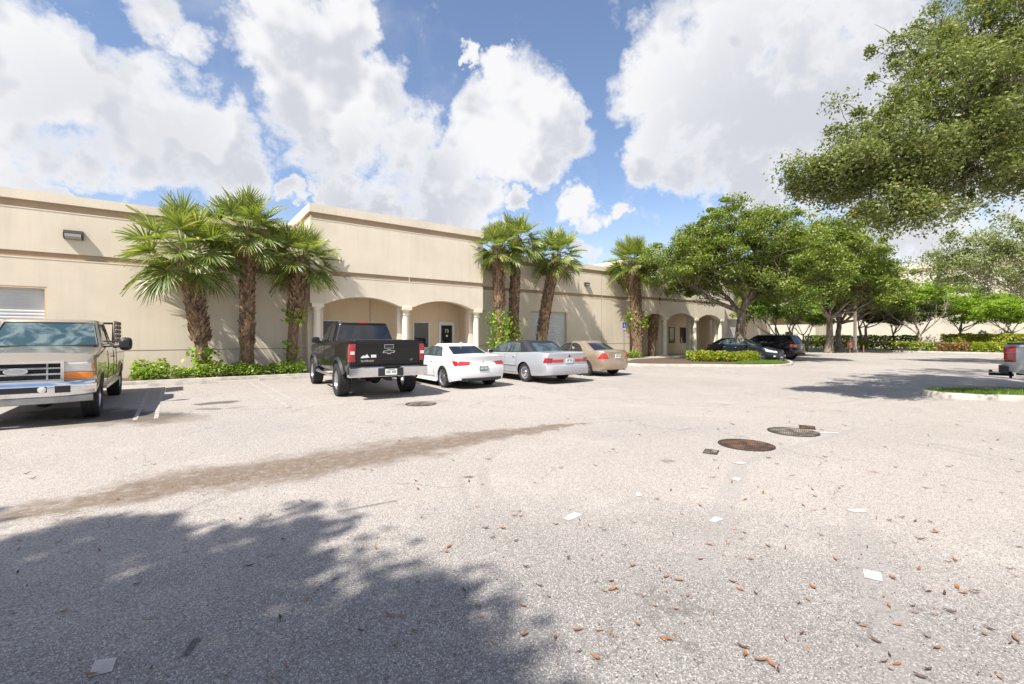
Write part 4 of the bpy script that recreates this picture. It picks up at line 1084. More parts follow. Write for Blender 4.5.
def flare(b,parent,mat,xc,w=.05,h=.07):
    for sg in (1,-1):
        mb=MB(); rows=[]
        for a in np.linspace(-12,192,26):
            a=math.radians(a); x0,z0=xc+b.R*math.cos(a),b.zc+b.R*math.sin(a); x1,z1=xc+(b.R+h)*math.cos(a),b.zc+(b.R+h)*math.sin(a)
            z0c,z1c=max(z0,b.sill),max(z1,b.sill)
            y0=b.half(x0,min(z0c,b.T(x0)-.02)); y1=b.half(x1,min(z1c,b.T(x1)-.02))
            rows.append([(x0,sg*(y0-.04),z0c),(x0,sg*(y0+w),z0c),((x0+x1)/2,sg*(y0+w*.95),(z0c+z1c)/2),(x1,sg*(y1+.003),z1c)])
        mb.grid(rows); mb.build('wheel_arch_flare',mat,parent,40)
def mirror_(parent,pos_,size,mat,stalk=True,sides=(1,-1)):
    for sg in sides:
        x,y,z=pos_; mb=MB(); a,b_,c=size
        rows=[]
        for (dx,k) in ((a*.5,.55),(a*.2,.95),(-a*.4,1),(-a*.5,.9)):
            rows.append([(x+dx,sg*(y+b_*.5*(1+k*math.copysign(abs(math.cos(t))**.6,math.cos(t)))),z+c*.5*k*math.copysign(abs(math.sin(t))**.6,math.sin(t))) for t in np.linspace(0,2*PI,17)[:-1]])
        ids=mb.grid(rows,closed=True); mb.face(ids[0]); mb.face(ids[-1][::-1])
        o=mb.build('wing_mirror',mat,parent,50)
        st=MB(); st.tube([(x,sg*(y-.10),z-c*.25),(x,sg*(y+b_*.3),z-c*.2)],.022,6); st.build('mirror_arm',M['blackpl'],o)
        gl=MB(); gl.box((x-a*.5-.004,sg*(y+b_*.5)-b_*.42,z-c*.4),(x-a*.5-.0005,sg*(y+b_*.5)+b_*.42,z+c*.4)); gl.build('mirror_glass',M['gdark'],o)
def plate(b,parent,z,end=-1,w=.30,h=.15,off=.012,x=None,style=0):
    xe=b.D(b.xr if end<0 else b.xf,0,z).x if x is None else x; x0,x1=sorted((xe+end*.001,xe+end*(off+.008)))
    o=MB().box((x0,-w/2,z-h/2),(x1,w/2,z+h/2)).build('number_plate',M['plate'] if style==0 else M['platec'],parent)
    mb=MB(); xo=x1+.001 if end>0 else x0-.002; r=random.Random(int(z*1000)+style)
    for k in range(7):
        if k==3: continue
        y=-w*.36+k*w*.12; mb.box((xo,y-.011,z-.030),(xo+.0015,y+.011,z+.030 if r.random()<.5 else z+.022))
    mb.build('plate_marks',M['platec'] if style==0 else M['plate'],o)
    MB().box((xo,-w*.3,z+h*.30),(xo+.0015,w*.3,z+h*.40)).build('plate_marks',M['platec'] if style==0 else M['plate'],o)
    return o
def exhaust(parent,pts,r=.032,mat='chrome'):
    mb=MB(); mb.tube(pts,r,12,False); mb.tube(pts,r*.85,12,False); mb.build('exhaust_pipe',M[mat],parent,60)
def place(e,px_pt,rz): e.location=(px_pt[0],px_pt[1],0); e.rotation_euler=(0,0,rz)
UPY=PI/2
# ---------------------------------------------------------------- black lifted pickup (seen from behind)
def black_pickup():
    e=empty('pickup_truck'); WB=3.78; ax=0.0; xr=-1.22; xf=WB+.98; W=.985; L=.10
    b=Body(xr,xf,W,[(xr,1.475),(1.02,1.475),(1.10,1.44),(2.95,1.42),(3.3,1.41),(xf-.25,1.30),(xf,1.16)],.62,[0,WB],.50,.47,[(.5,.10),(.8,.03),(1.1,.0),(1.3,.05)],[(.5,.02),(1.0,0),(1.5,.0)],.10,.012,.06,.02,xf-.6,xr+.25,.015,([0,.1,.5,.88,1],[.95,.975,1,.985,.95]),(.62,.80),.03,.035)
    b.mesh('body',M['p_black'],e)
    h=House(3.22,2.45,1.02,1.20,1.42,1.97,.875,.72,.10,.03,.0,.045,.09); h.mesh('cab_roof',M['p_black'],e)
    h.pane('windscreen',M['gdark'],e,True); h.pane('rear_window',M['gdark'],e,False,.04,.90,.085,.006,.06)
    h.side_glass('side_window',M['gdark'],e,[(1.30,1.47),(1.95,1.45),(1.95,1.91),(1.42,1.91)]); h.side_glass('side_window',M['gdark'],e,[(2.03,1.45),(2.98,1.45),(2.42,1.91),(2.03,1.91)])
    MB().box((1.20,-.15,1.985),(1.26,.15,2.02)).build('brake_light',M['redl'],e)
    # tailgate as a panel set into the back
    t=MB(); prf=[(.885,-.002),(.89,-.018),(.94,-.0215),(1.00,-.0222),(1.10,-.0222),(1.20,-.0222),(1.29,-.0222),(1.335,-.0225),(1.36,-.034),(1.40,-.042),(1.44,-.040),(1.462,-.028),(1.468,-.002)]
    t.grid([[(xr+dx*(1-.25*(abs(y)/.8)**3)+(.004*(abs(y)/.8)**2),y,z) for y in np.linspace(.80,-.80,15)] for z,dx in prf]); t.box((xr-.012,-.80,.89),(xr-.002,.80,1.46)); tg=t.build('tailgate',M['p_black'],e,35)
    MB().box((xr-.0245,-.76,1.0),(xr-.021,.76,1.008)).build('tailgate_crease',M['blackpl'],tg)
    MB().box((xr-.046,-.12,1.285),(xr-.0225,.12,1.385)).build('tailgate_handle',M['satin'],tg); MB().box((xr-.050,-.11,1.295),(xr-.0465,.11,1.375)).build('handle_recess',M['blackpl'],tg)
    # cross shaped emblem
    t=MB(); P=[(-.16,-.03),(-.045,-.03),(-.045,-.055),(.045,-.055),(.045,-.03),(.13,-.03),(.16,.03),(.045,.03),(.045,.055),(-.045,.055),(-.045,.03),(-.13,.03)]
    t.prism([(xr-.024,-y,1.20+z) for y,z in P],(-.012,0,0)); t.build('emblem',M['chrome'],tg); t=MB(); P2=[(y*.86,z*.68) for y,z in P]; t.prism([(xr-.0365,-y,1.20+z) for y,z in P2],(-.003,0,0)); t.build('emblem_face',M['blackpl'],tg)
    text_mesh('SILVERADO',.062,M['satin'],tg,(xr-.0235,.54,.975),(PI/2,0,-PI/2),'lettering',.002,.001)
    text_mesh('LT',.055,M['satin'],tg,(xr-.0235,-.60,.985),(PI/2,0,-PI/2),'lettering',.002,.001)
    t=MB(); t.prism([(xr-.0235,.70,1.07),(xr-.0235,.64,1.12),(xr-.0235,.60,1.10),(xr-.0235,.55,1.15),(xr-.0235,.50,1.08),(xr-.0235,.48,1.06),(xr-.0235,.70,1.05)],(-.002,0,0)); t.box((xr-.0255,.32,1.06),(xr-.0235,.45,1.13)); t.build('sticker',M['plate'],tg)
    b.lamp('tail_light',M['red'],e,-1,[(-.10,.96),(.135,.96),(.135,1.40),(-.10,1.40)],.014)
    for sg in (1,-1): MB().box((xr-.022,sg*.90-.05,1.14),(xr-.0,sg*.90+.05,1.22)).build('reverse_light',M['clear'],e)
    # bumper
    m=MB(); rows=[]
    for y in np.linspace(-1.0,1.0,21):
        cx=xr-.20+.10*max(0,abs(y)-.7)**1.3*3; z0,z1=.585,.83
        if abs(y)<.20: z1=.79
        rows.append([(xr+.10,y,z1-.01),(cx+.02,y,z1),(cx,y,z1-.02),(cx,y,z0+.03),(cx+.03,y,z0),(xr+.10,y,z0)])
    ids=m.grid(rows); m.face(ids[0]); m.face(ids[-1][::-1]); bm_=m.build('bumper',M['chrome'],e,35)
    m=MB(); m.box((xr-.212,-.32,.60),(xr-.17,.32,.80)); m.build('plate_recess',M['blackpl'],bm_)
    for sg in (1,-1): MB().box((xr-.10,min(sg*.86,sg*1.01),.65),(xr+.11,max(sg*.86,sg*1.013),.78)).build('corner_step',M['blackpl'],bm_)
    MB().box((xr-.18,-.99,.826),(xr+.02,.99,.842)).build('step_pad',M['blackpl'],bm_)
    plate(b,e,.70,-1,.30,.15,.0,xr-.212)
    m=MB(); m.tube([(0,-.62,.47),(0,-.2,.47),(0,.2,.47),(0,.62,.47)],.055,10); m.lathe([(.001,-.16),(.12,-.12),(.17,0),(.12,.12),(.001,.16)],14,'z',Matrix.Rotation(PI/2,4,'Y'),(0,0,.45)); m.build('rear_axle',M['under'],e,50)
    for sg in (1,-1):
        m=MB(); m.tube([(-.1,sg*.45,.45),(-.32,sg*.45,.85)],.03,8); m.tube([(-.55,sg*.5,.66),(0,sg*.5,.46),(.55,sg*.5,.66)],.028,6); m.build('suspension',M['satin'],e)
    MB().box((-1.36,-.045,.47),(-.9,.045,.56)).build('tow_hitch',M['under'],e); m=MB(); m.tube([(-1.2,-.30,.60),(-1.38,-.30,.52),(-1.42,-.30,.47)],.04,8); m.build('tow_hook',M['satin'],e)
    exhaust(e,[(-.4,-.58,.56),(-1.1,-.66,.56),(-1.25,-.74,.56)],.045)
    underbody(e,b,.26,1.05)
    seam(b,e,[[(1.05,.64),(1.05,1.44)],[(2.0,.66),(2.0,1.42)],[(3.05,.70),(3.05,1.40)]]); handles(b,e,(1.28,2.2),1.24,M['blackpl'])
    flare(b,e,M['blackpl'],0,.07,.09); flare(b,e,M['blackpl'],WB,.07,.09)
    for sg in (1,-1): m=MB(); m.tube([(.75,sg*.93,.52),(.85,sg*1.0,.50),(WB-.75,sg*1.0,.50),(WB-.65,sg*.93,.52)],.04,8); m.build('side_step',M['satin'],e,60)
    mirror_(e,(3.02,.93,1.47),(.12,.24,.20),M['blackpl'])
    b.lamp('headlight',M['clear'],e,1,[(-.25,.98),(.28,.98),(.28,1.16),(-.30,1.18)],.01)
    MB().box((xf-.02,-.68,.78),(xf+.03,.68,1.14)).build('grille',M['blackpl'],e)
    t=MB(); t.box((xr+.08,-.80,1.455),(1.0,.80,1.498)); t.build('bed_cover',M['blackpl'],e)
    wheels(e,0,WB,1.79,.435,.32,.255,6,M['rim'],sk=.045)
    tag(e,'lifted black pickup truck seen from behind with chrome bumper, before the first arched portico','pickup truck')
    return e
# ---------------------------------------------------------------- sedans
def white_coupe():
    e=empty('coupe_car'); WB=2.81; xr=-.98; xf=WB+.82; W=.905
    b=Body(xr,xf,W,[(xr,.98),(xr+.14,1.03),(-.45,1.04),(0,.99),(.5,.93),(2.0,.90),(2.3,.93),(3.0,.84),(3.45,.72),(xf,.62)],.19,[0,WB],.355,.335,[(.2,.02),(.45,0),(.65,.06)],[(.2,.06),(.45,.0),(.68,.0),(.80,.05),(.98,.01)],.25,.16,.14,.10,xf-.9,xr+.7,.03,([0,.12,.4,.66,.78,.92,1],[.93,.97,1,1.0,.985,.93,.90]),(.24,.28),.07,.035)
    b.mesh('body',M['p_white'],e)
    h=House(2.28,1.32,-.52,.42,.90,1.31,.78,.57,.16,.12,.02,.055,.10); h.mesh('roof',M['p_white'],e)
    h.pane('windscreen',M['gdark'],e,True); h.pane('rear_window',M['gdark'],e,False,.32,.90,.13,.006,.10)
    h.side_glass('side_window',M['gmid'],e,[(.30,.98),(.72,.97),(.72,1.25),(.62,1.26),(.48,1.20)],frame=M['blackpl']); h.side_glass('side_window',M['gmid'],e,[(.76,.97),(1.90,.965),(1.35,1.24),(1.05,1.27),(.76,1.26)],frame=M['blackpl'])
    b.lamp('tail_light',M['redl'],e,-1,[(-.16,.70),(.34,.73),(.38,.82),(-.30,.86)],.012)
    t=MB(); 
    rows=[]
    for y in np.linspace(-.70,.70,15):
        r=[]
        for z in (.25,.27,.32,.34): p=b.D(xr,y,z); r.append((p.x-.02-(0 if z in(.25,.34) else .008),y,z))
        rows.append(r)
    t.grid(rows); df=t.build('diffuser',M['blackpl'],e,50)
    for y in (.50,.40): m=MB(); m.tube([(xr+.2,y,.27),(xr+.02,y,.27)],.035,12,False); m.build('exhaust_pipe',M['chrome'],e,60)
    plate(b,e,.62,-1,.30,.14,.01,None,1)
    m=MB(); p=b.D(xr,0,.80); m.lathe([(.035,0),(.034,-.008),(.001,-.010)],16,'z',Matrix.Rotation(-PI/2,4,'Y').inverted(),(p.x-.002,0,.835)); m.build('badge',M['chrome'],e)
    m=MB(); m.prism([(.52,-.03,1.355),(.36,-.015,1.355),(.32,0,1.41),(.46,-.01,1.37)],(0,.06,0)); m.build('roof_aerial',M['p_white'],e)
    underbody(e,b,.24,.72); seam(b,e,[[(.60,.35),(.66,.92)],[(.60,.33),(1.95,.30)],[(1.95,.30),(2.02,.88)]],.005); handles(b,e,(.80,),.80,M['p_white'],.16)
    mirror_(e,(1.80,.85,.98),(.10,.20,.13),M['p_white'])
    b.lamp('headlight',M['clear'],e,1,[(-.35,.62),(.30,.56),(.30,.66),(-.30,.74)],.01)
    m=MB(); 
    for sg in(1,-1): m.box((xf-.10,sg*.2-.14,.48),(xf+.01,sg*.2+.14,.62))
    m.build('grille',M['blackpl'],e)
    for sg in (1,-1):
        m=MB(); m.prism([(.42,sg*.905,.17),(2.4,sg*.905,.17),(2.4,sg*.89,.24),(.42,sg*.89,.24)],(0,-sg*.03,0)); m.build('side_skirt',M['p_white'],e)
    wheels(e,0,WB,1.57,.335,.24,.245,10,M['rim'],sk=.016)
    tag(e,'white two door coupe with red tail lights, between the black pickup and the silver sedan','car'); return e
def silver_sedan():
    e=empty('sedan_car'); WB=2.91; xr=-1.34; xf=WB+1.05; W=.985
    b=Body(xr,xf,W,[(xr,1.00),(xr+.06,1.035),(-.6,1.06),(.3,1.02),(2.2,.98),(3.2,.93),(3.8,.84),(xf,.78)],.24,[0,WB],.375,.335,[(.3,0),(.6,0),(.8,.05)],[(.3,.10),(.40,.01),(.58,.0),(.60,.08),(.9,.06),(1.0,.05)],.12,.10,.07,.05,xf-.5,xr+.45,.03,([0,.12,.45,.72,.85,1],[.93,.97,1,.99,.965,.93]),(.30,.30),.04,.03)
    b.mesh('body',M['p_silverblue'],e)
    h=House(2.42,1.62,-.42,.22,.99,1.395,.80,.66,.14,.07,.01,.045,.10)
    h.mesh('vinyl_roof',M['vinyl'],e)
    # painted pillars forward of the vinyl are dark glass framed in chrome
    h.pane('windscreen',M['gmid'],e,True); h.pane('rear_window',M['gmid'],e,False,.12,.86,.17,.006,.20)
    h.side_glass('side_window',M['gmid'],e,[(.42,1.04),(1.12,1.03),(1.12,1.345),(.58,1.345)],frame=M['chrome']); h.side_glass('side_window',M['gmid'],e,[(1.20,1.03),(2.18,1.03),(1.68,1.345),(1.20,1.345)],frame=M['chrome'])
    b.lamp('tail_light',M['red'],e,-1,[(-.20,.71),(.20,.71),(.20,.86),(-.12,.88)],.012)
    b.lamp('tail_light',M['redl'],e,-1,[(.20,.72),(.66,.72),(.66,.82),(.20,.82)],.012)
    plate(b,e,.77,-1,.30,.13,.012)
    # bumper
    m=MB(); rows=[]
    for y in np.linspace(-.97,.97,19):
        x=xr-.055+.10*(y/.97)**2+ (.08 if abs(y)>.95 else 0); rows.append([(x+.12,y,.62),(x+.01,y,.61),(x,y,.57),(x,y,.40),(x+.04,y,.31),(x+.14,y,.30)])
    ids=m.grid(rows); m.face(ids[0]); m.face(ids[-1][::-1]); m.build('bumper',M['p_silverblue'],e,35)
    for sg in (1,-1):
        m=MB(); pts=[]
        for x in np.linspace(.45,2.45,12): p=b.side(x,.58,.008); pts.append((p.x,sg*p.y,p.z))
        m.tube(pts,.018,5); m.build('side_moulding',M['p_silverblue'],e)
    p=b.D(xr,0,.9); m=MB(); m.lathe([(.045,0),(.043,-.01),(.001,-.012)],16,'z',Matrix.Rotation(PI/2,4,'Y'),(p.x+.005,0,.925)); m.build('badge',M['blackpl'],e)
    m=MB(); m.tube([(xr+.3,-.45,.30),(xr+.02,-.5,.27)],.03,10,False); m.build('exhaust_pipe',M['satin'],e)
    underbody(e,b,.24,.80); seam(b,e,[[(.42,.42),(.42,1.0)],[(1.16,.32),(1.16,.98)],[(2.22,.32),(2.22,.95)],[(.42,.32),(2.22,.32)]],.005); handles(b,e,(.58,1.34),.88,M['p_silverblue'])
    mirror_(e,(2.10,.87,1.03),(.10,.20,.13),M['p_silverblue'])
    b.lamp('headlight',M['clear'],e,1,[(-.15,.60),(.45,.60),(.45,.74),(-.15,.74)],.01); MB().box((xf-.03,-.42,.50),(xf+.02,.42,.74)).build('grille',M['chrome'],e)
    wheels(e,0,WB,1.66,.335,.22,.215,14,M['rim'],'steel')
    tag(e,'pale silver sedan with a dark vinyl roof, between the white coupe and the champagne sedan','car'); return e
def gold_sedan():
    e=empty('sedan_car'); WB=2.72; xr=-.98; xf=WB+.80; W=.865
    b=Body(xr,xf,W,[(xr,.97),(xr+.10,1.02),(-.5,1.035),(.2,.98),(2.0,.93),(2.9,.86),(xf-.15,.74),(xf,.66)],.21,[0,WB],.35,.32,[(.3,0),(.5,0),(.75,.10)],[(.22,.08),(.40,.01),(.60,.0),(.64,.05),(.95,.05)],.20,.20,.13,.13,xf-.7,xr+.6,.03,([0,.12,.45,.72,.88,1],[.93,.97,1,.99,.95,.91]),(.26,.28),.05,.03)
    b.mesh('body',M['p_gold'],e)
    h=House(2.12,1.30,-.45,.28,.94,1.345,.745,.56,.16,.10,.025,.06,.10); h.mesh('roof',M['p_gold'],e)
    h.pane('windscreen',M['gdark'],e,True); h.pane('rear_window',M['gdark'],e,False,.20,.90,.13,.006,.12)
    h.side_glass('side_window',M['gdark'],e,[(.30,1.0),(1.02,.99),(1.02,1.31),(.80,1.31),(.52,1.22)],frame=M['blackpl']); h.side_glass('side_window',M['gdark'],e,[(1.07,.99),(1.88,.98),(1.42,1.26),(1.07,1.315)],frame=M['blackpl'])
    b.lamp('tail_light',M['redl'],e,-1,[(-.22,.70),(.30,.70),(.14,.90),(-.02,.95)],.012)
    plate(b,e,.80,-1,.30,.14,.012); m=MB(); p=b.D(xr,0,.9); m.lathe([(.045,0),(.035,-.008),(.034,0)],16,'z',Matrix.Rotation(PI/2,4,'Y'),(p.x-.004,0,.935)); m.build('badge',M['chrome'],e)
    underbody(e,b,.22,.75); seam(b,e,[[(.45,.42),(.45,.98)],[(1.04,.30),(1.04,.96)],[(1.98,.30),(1.98,.92)]],.005); handles(b,e,(.60,1.20),.84,M['p_gold'])
    mirror_(e,(1.80,.80,.98),(.10,.19,.13),M['p_gold']); b.lamp('headlight',M['clear'],e,1,[(-.2,.58),(.4,.56),(.4,.70),(-.2,.74)],.01)
    MB().box((xf-.04,-.35,.5),(xf+.01,.35,.68)).build('grille',M['chrome'],e); m=MB(); m.tube([(xr+.3,-.40,.28),(xr+.04,-.42,.26)],.03,10,False); m.build('exhaust_pipe',M['satin'],e)
    wheels(e,0,WB,1.50,.32,.21,.21,7,M['rim'],sk=.03)
    tag(e,'champagne gold sedan, rightmost of the row before the blue parking sign','car'); return e
def navy_sedan():
    e=empty('sedan_car'); WB=2.75; xr=-.95; xf=WB+.92; W=.905
    b=Body(xr,xf,W,[(xr,1.0),(xr+.2,1.06),(.3,1.03),(2.1,.98),(2.9,.90),(xf-.25,.78),(xf,.66)],.22,[0,WB],.355,.33,[(.2,.06),(.42,0),(.6,.03),(.8,.18)],[(.3,.05),(.6,0),(1,.08)],.26,.20,.16,.12,xf-.8,xr+.5,.04,None,(.24,.28),.06,.04)
    b.mesh('body',M['p_navy'],e)
    h=House(2.35,1.42,-.75,-.05,.98,1.42,.78,.58,.18,.12,.025,.06,.10); h.mesh('roof',M['p_navy'],e); h.pane('windscreen',M['gmid'],e,True); h.pane('rear_window',M['gdark'],e,False)
    h.side_glass('side_window',M['gmid'],e,[(.05,1.06),(1.02,1.04),(1.02,1.38),(.5,1.36),(.22,1.25)],frame=M['chrome']); h.side_glass('side_window',M['gmid'],e,[(1.07,1.04),(2.02,1.02),(1.45,1.32),(1.07,1.385)],frame=M['chrome'])
    b.lamp('headlight',M['clear'],e,1,[(-.42,.66),(.30,.56),(.32,.68),(-.40,.80)],.012)
    m=MB(); rows=[]
    for y in np.linspace(-.42,.42,11): rows.append([(b.D(xf,y,z).x+.014,y*(1-.25*abs(z-.5)/.2),z) for z in (.34,.42,.52,.62)])
    m.grid(rows); g=m.build('grille',M['blackpl'],e,60)
    m=MB()
    for z in (.40,.46,.52,.58): m.tube([(b.D(xf,y,z).x+.018,y*.95,z) for y in np.linspace(-.36,.36,9)],.008,4); 
    m.build('grille_bar',M['chrome'],g)
    for sg in (1,-1):
        m=MB(); m.box((xf-.21,sg*.66-.07,.33),(xf-.10,sg*.66+.07,.43)); m.build('fog_lamp',M['clear'],e)
    plate(b,e,.33,1,.30,.12,.012); b.lamp('tail_light',M['red'],e,-1,[(-.25,.80),(.25,.80),(.25,.95),(-.25,.95)],.01)
    underbody(e,b,.22,.76); seam(b,e,[[(.35,.45),(.35,1.0)],[(1.04,.30),(1.04,1.0)],[(2.1,.30),(2.1,.96)]],.005); handles(b,e,(.5,1.22),.88,M['chrome'])
    mirror_(e,(1.95,.84,1.04),(.11,.21,.15),M['p_navy']); wheels(e,0,WB,1.57,.335,.23,.24,5,M['rim'],sk=.055)
    tag(e,'dark blue grey sedan parked nose out behind the hedge island under the oak','car'); return e
def crossover():
    e=empty('crossover_car'); WB=2.89; xr=-1.02; xf=WB+.92; W=.925
    b=Body(xr,xf,W,[(xr,1.12),(.2,1.13),(2.2,1.10),(2.9,1.06),(xf-.2,.95),(xf,.80)],.28,[0,WB],.40,.37,[(.3,.03),(.6,0),(.9,.12)],[(.35,.08),(.48,.0),(.70,.0),(.75,.05),(1.1,.09)],.18,.16,.10,.07,xf-.6,xr+.45,.03,None,(.30,.34),.04,.03)
    b.mesh('body',M['p_black2'],e)
    h=House(2.55,1.75,-.92,-.60,1.11,1.62,.83,.66,.14,.10,.01,.055,.10); h.mesh('roof',M['p_black2'],e); h.pane('windscreen',M['gdark'],e,True); h.pane('rear_window',M['gdark'],e,False,.10,.90,.12)
    for P in ([(-.55,1.17),(.05,1.16),(.05,1.58),(-.38,1.58)],[(.12,1.16),(.95,1.15),(.95,1.58),(.12,1.58)],[(1.02,1.15),(2.18,1.15),(1.72,1.56),(1.02,1.58)]): h.side_glass('side_window',M['gdark'],e,P)
    b.lamp('tail_light',M['redl'],e,-1,[(-.30,.86),(.30,.90),(.30,1.06),(-.26,1.06)],.012)
    plate(b,e,.85,-1); 
    for sg in (1,-1): m=MB(); m.tube([(-.5,sg*.60,1.685),(-.45,sg*.60,1.715),(1.35,sg*.60,1.715),(1.45,sg*.60,1.68)],.015,6); m.build('roof_rail',M['satin'],e)
    MB().box((xr+.02,-.6,.30),(xr+.10,.6,.42)).build('diffuser',M['blackpl'],e)
    underbody(e,b,.24,.85); seam(b,e,[[(.10,.9),(.10,1.1)],[(.98,.36),(.98,1.1)],[(2.15,.36),(2.15,1.08)]],.005); handles(b,e,(.35,1.2),1.0,M['p_black2']); mirror_(e,(2.15,.86,1.15),(.11,.21,.17),M['p_black2'])
    b.lamp('headlight',M['clear'],e,1,[(-.25,.80),(.25,.78),(.25,.92),(-.25,.95)],.01); wheels(e,0,WB,1.60,.37,.23,.25,5,M['rim'],sk=.05)
    tag(e,'black crossover parked nose in beside the dark blue grey sedan','car'); return e
def silver_pickup():
    e=empty('pickup_truck'); WB=3.65; xr=-1.25; xf=WB+.95; W=.98
    b=Body(xr,xf,W,[(xr,1.36),(1.0,1.36),(3.2,1.30),(xf,1.12)],.45,[0,WB],.47,.39,[(.5,.04),(1.1,0)],[(.5,.16),(.62,.03),(.8,0)],.10,.02,.05,.02,xf-.5,xr+.25,.015,([0,.1,.5,.88,1],[.95,.975,1,.985,.95]),(.5,.60),.03,.03)
    b.mesh('body',M['p_grey'],e)
    h=House(3.1,2.35,.95,1.12,1.34,1.84,.87,.72,.1,.03,0,.045,.09); h.mesh('cab_roof',M['p_grey'],e); h.pane('windscreen',M['gdark'],e,True); h.pane('rear_window',M['gdark'],e,False)
    h.side_glass('side_window',M['gdark'],e,[(1.22,1.38),(1.95,1.38),(1.95,1.78),(1.36,1.78)]); h.side_glass('side_window',M['gdark'],e,[(2.02,1.38),(2.88,1.38),(2.34,1.78),(2.02,1.78)])
    b.lamp('tail_light',M['red'],e,-1,[(-.24,.86),(.10,.86),(.10,1.30),(-.24,1.30)],.02)
    b.lamp('reverse_light',M['redl'],e,-1,[(-.22,1.10),(.08,1.10),(.08,1.16),(-.22,1.16)],.028)
    m=MB(); rows=[]
    for y in np.linspace(-.96,.96,15): x=xr-.16+.08*abs(y)**3; rows.append([(xr+.1,y,.74),(x,y,.74),(x,y,.54),(xr+.1,y,.52)])
    ids=m.grid(rows); m.face(ids[0]); m.face(ids[-1][::-1]); m.build('bumper',M['blackpl'],e,35)
    m=MB(); m.box((xr-.42,-.04,.40),(xr+.1,.04,.48)); m.lathe([(.04,.0),(.045,.03),(.03,.06),(.001,.07)],12,'z',None,(xr-.38,0,.50)); m.build('tow_hitch',M['under'],e); MB().box((xr-.03,.35,.32),(xr+.03,.42,.5)).build('tow_hook',M['under'],e)
    MB().box((xr+.05,-.86,1.355),(.95,.86,1.40)).build('bed_cover',M['blackpl'],e)
    for sg in (1,-1):
        m=MB(); pts=[(b.side(x,.92,.006).x,sg*b.side(x,.92,.006).y,.80) for x in (.5,1.5,3.1)]; m.tube(pts,.02,5); m.build('side_moulding',M['chrome'],e)
    underbody(e,b,.26,.9); handles(b,e,(1.3,2.2),1.18,M['chrome']); seam(b,e,[[(1.0,.5),(1.0,1.33)],[(2.0,.5),(2.0,1.3)]]); mirror_(e,(2.9,.93,1.38),(.12,.24,.2),M['blackpl'])
    plate(b,e,.64,-1,.3,.15,0,xr-.17); wheels(e,0,WB,1.70,.39,.27,.23,5,M['rim'],sk=.05)
    tag(e,'silver grey pickup truck tail at the right edge behind the grass island','pickup truck'); return e
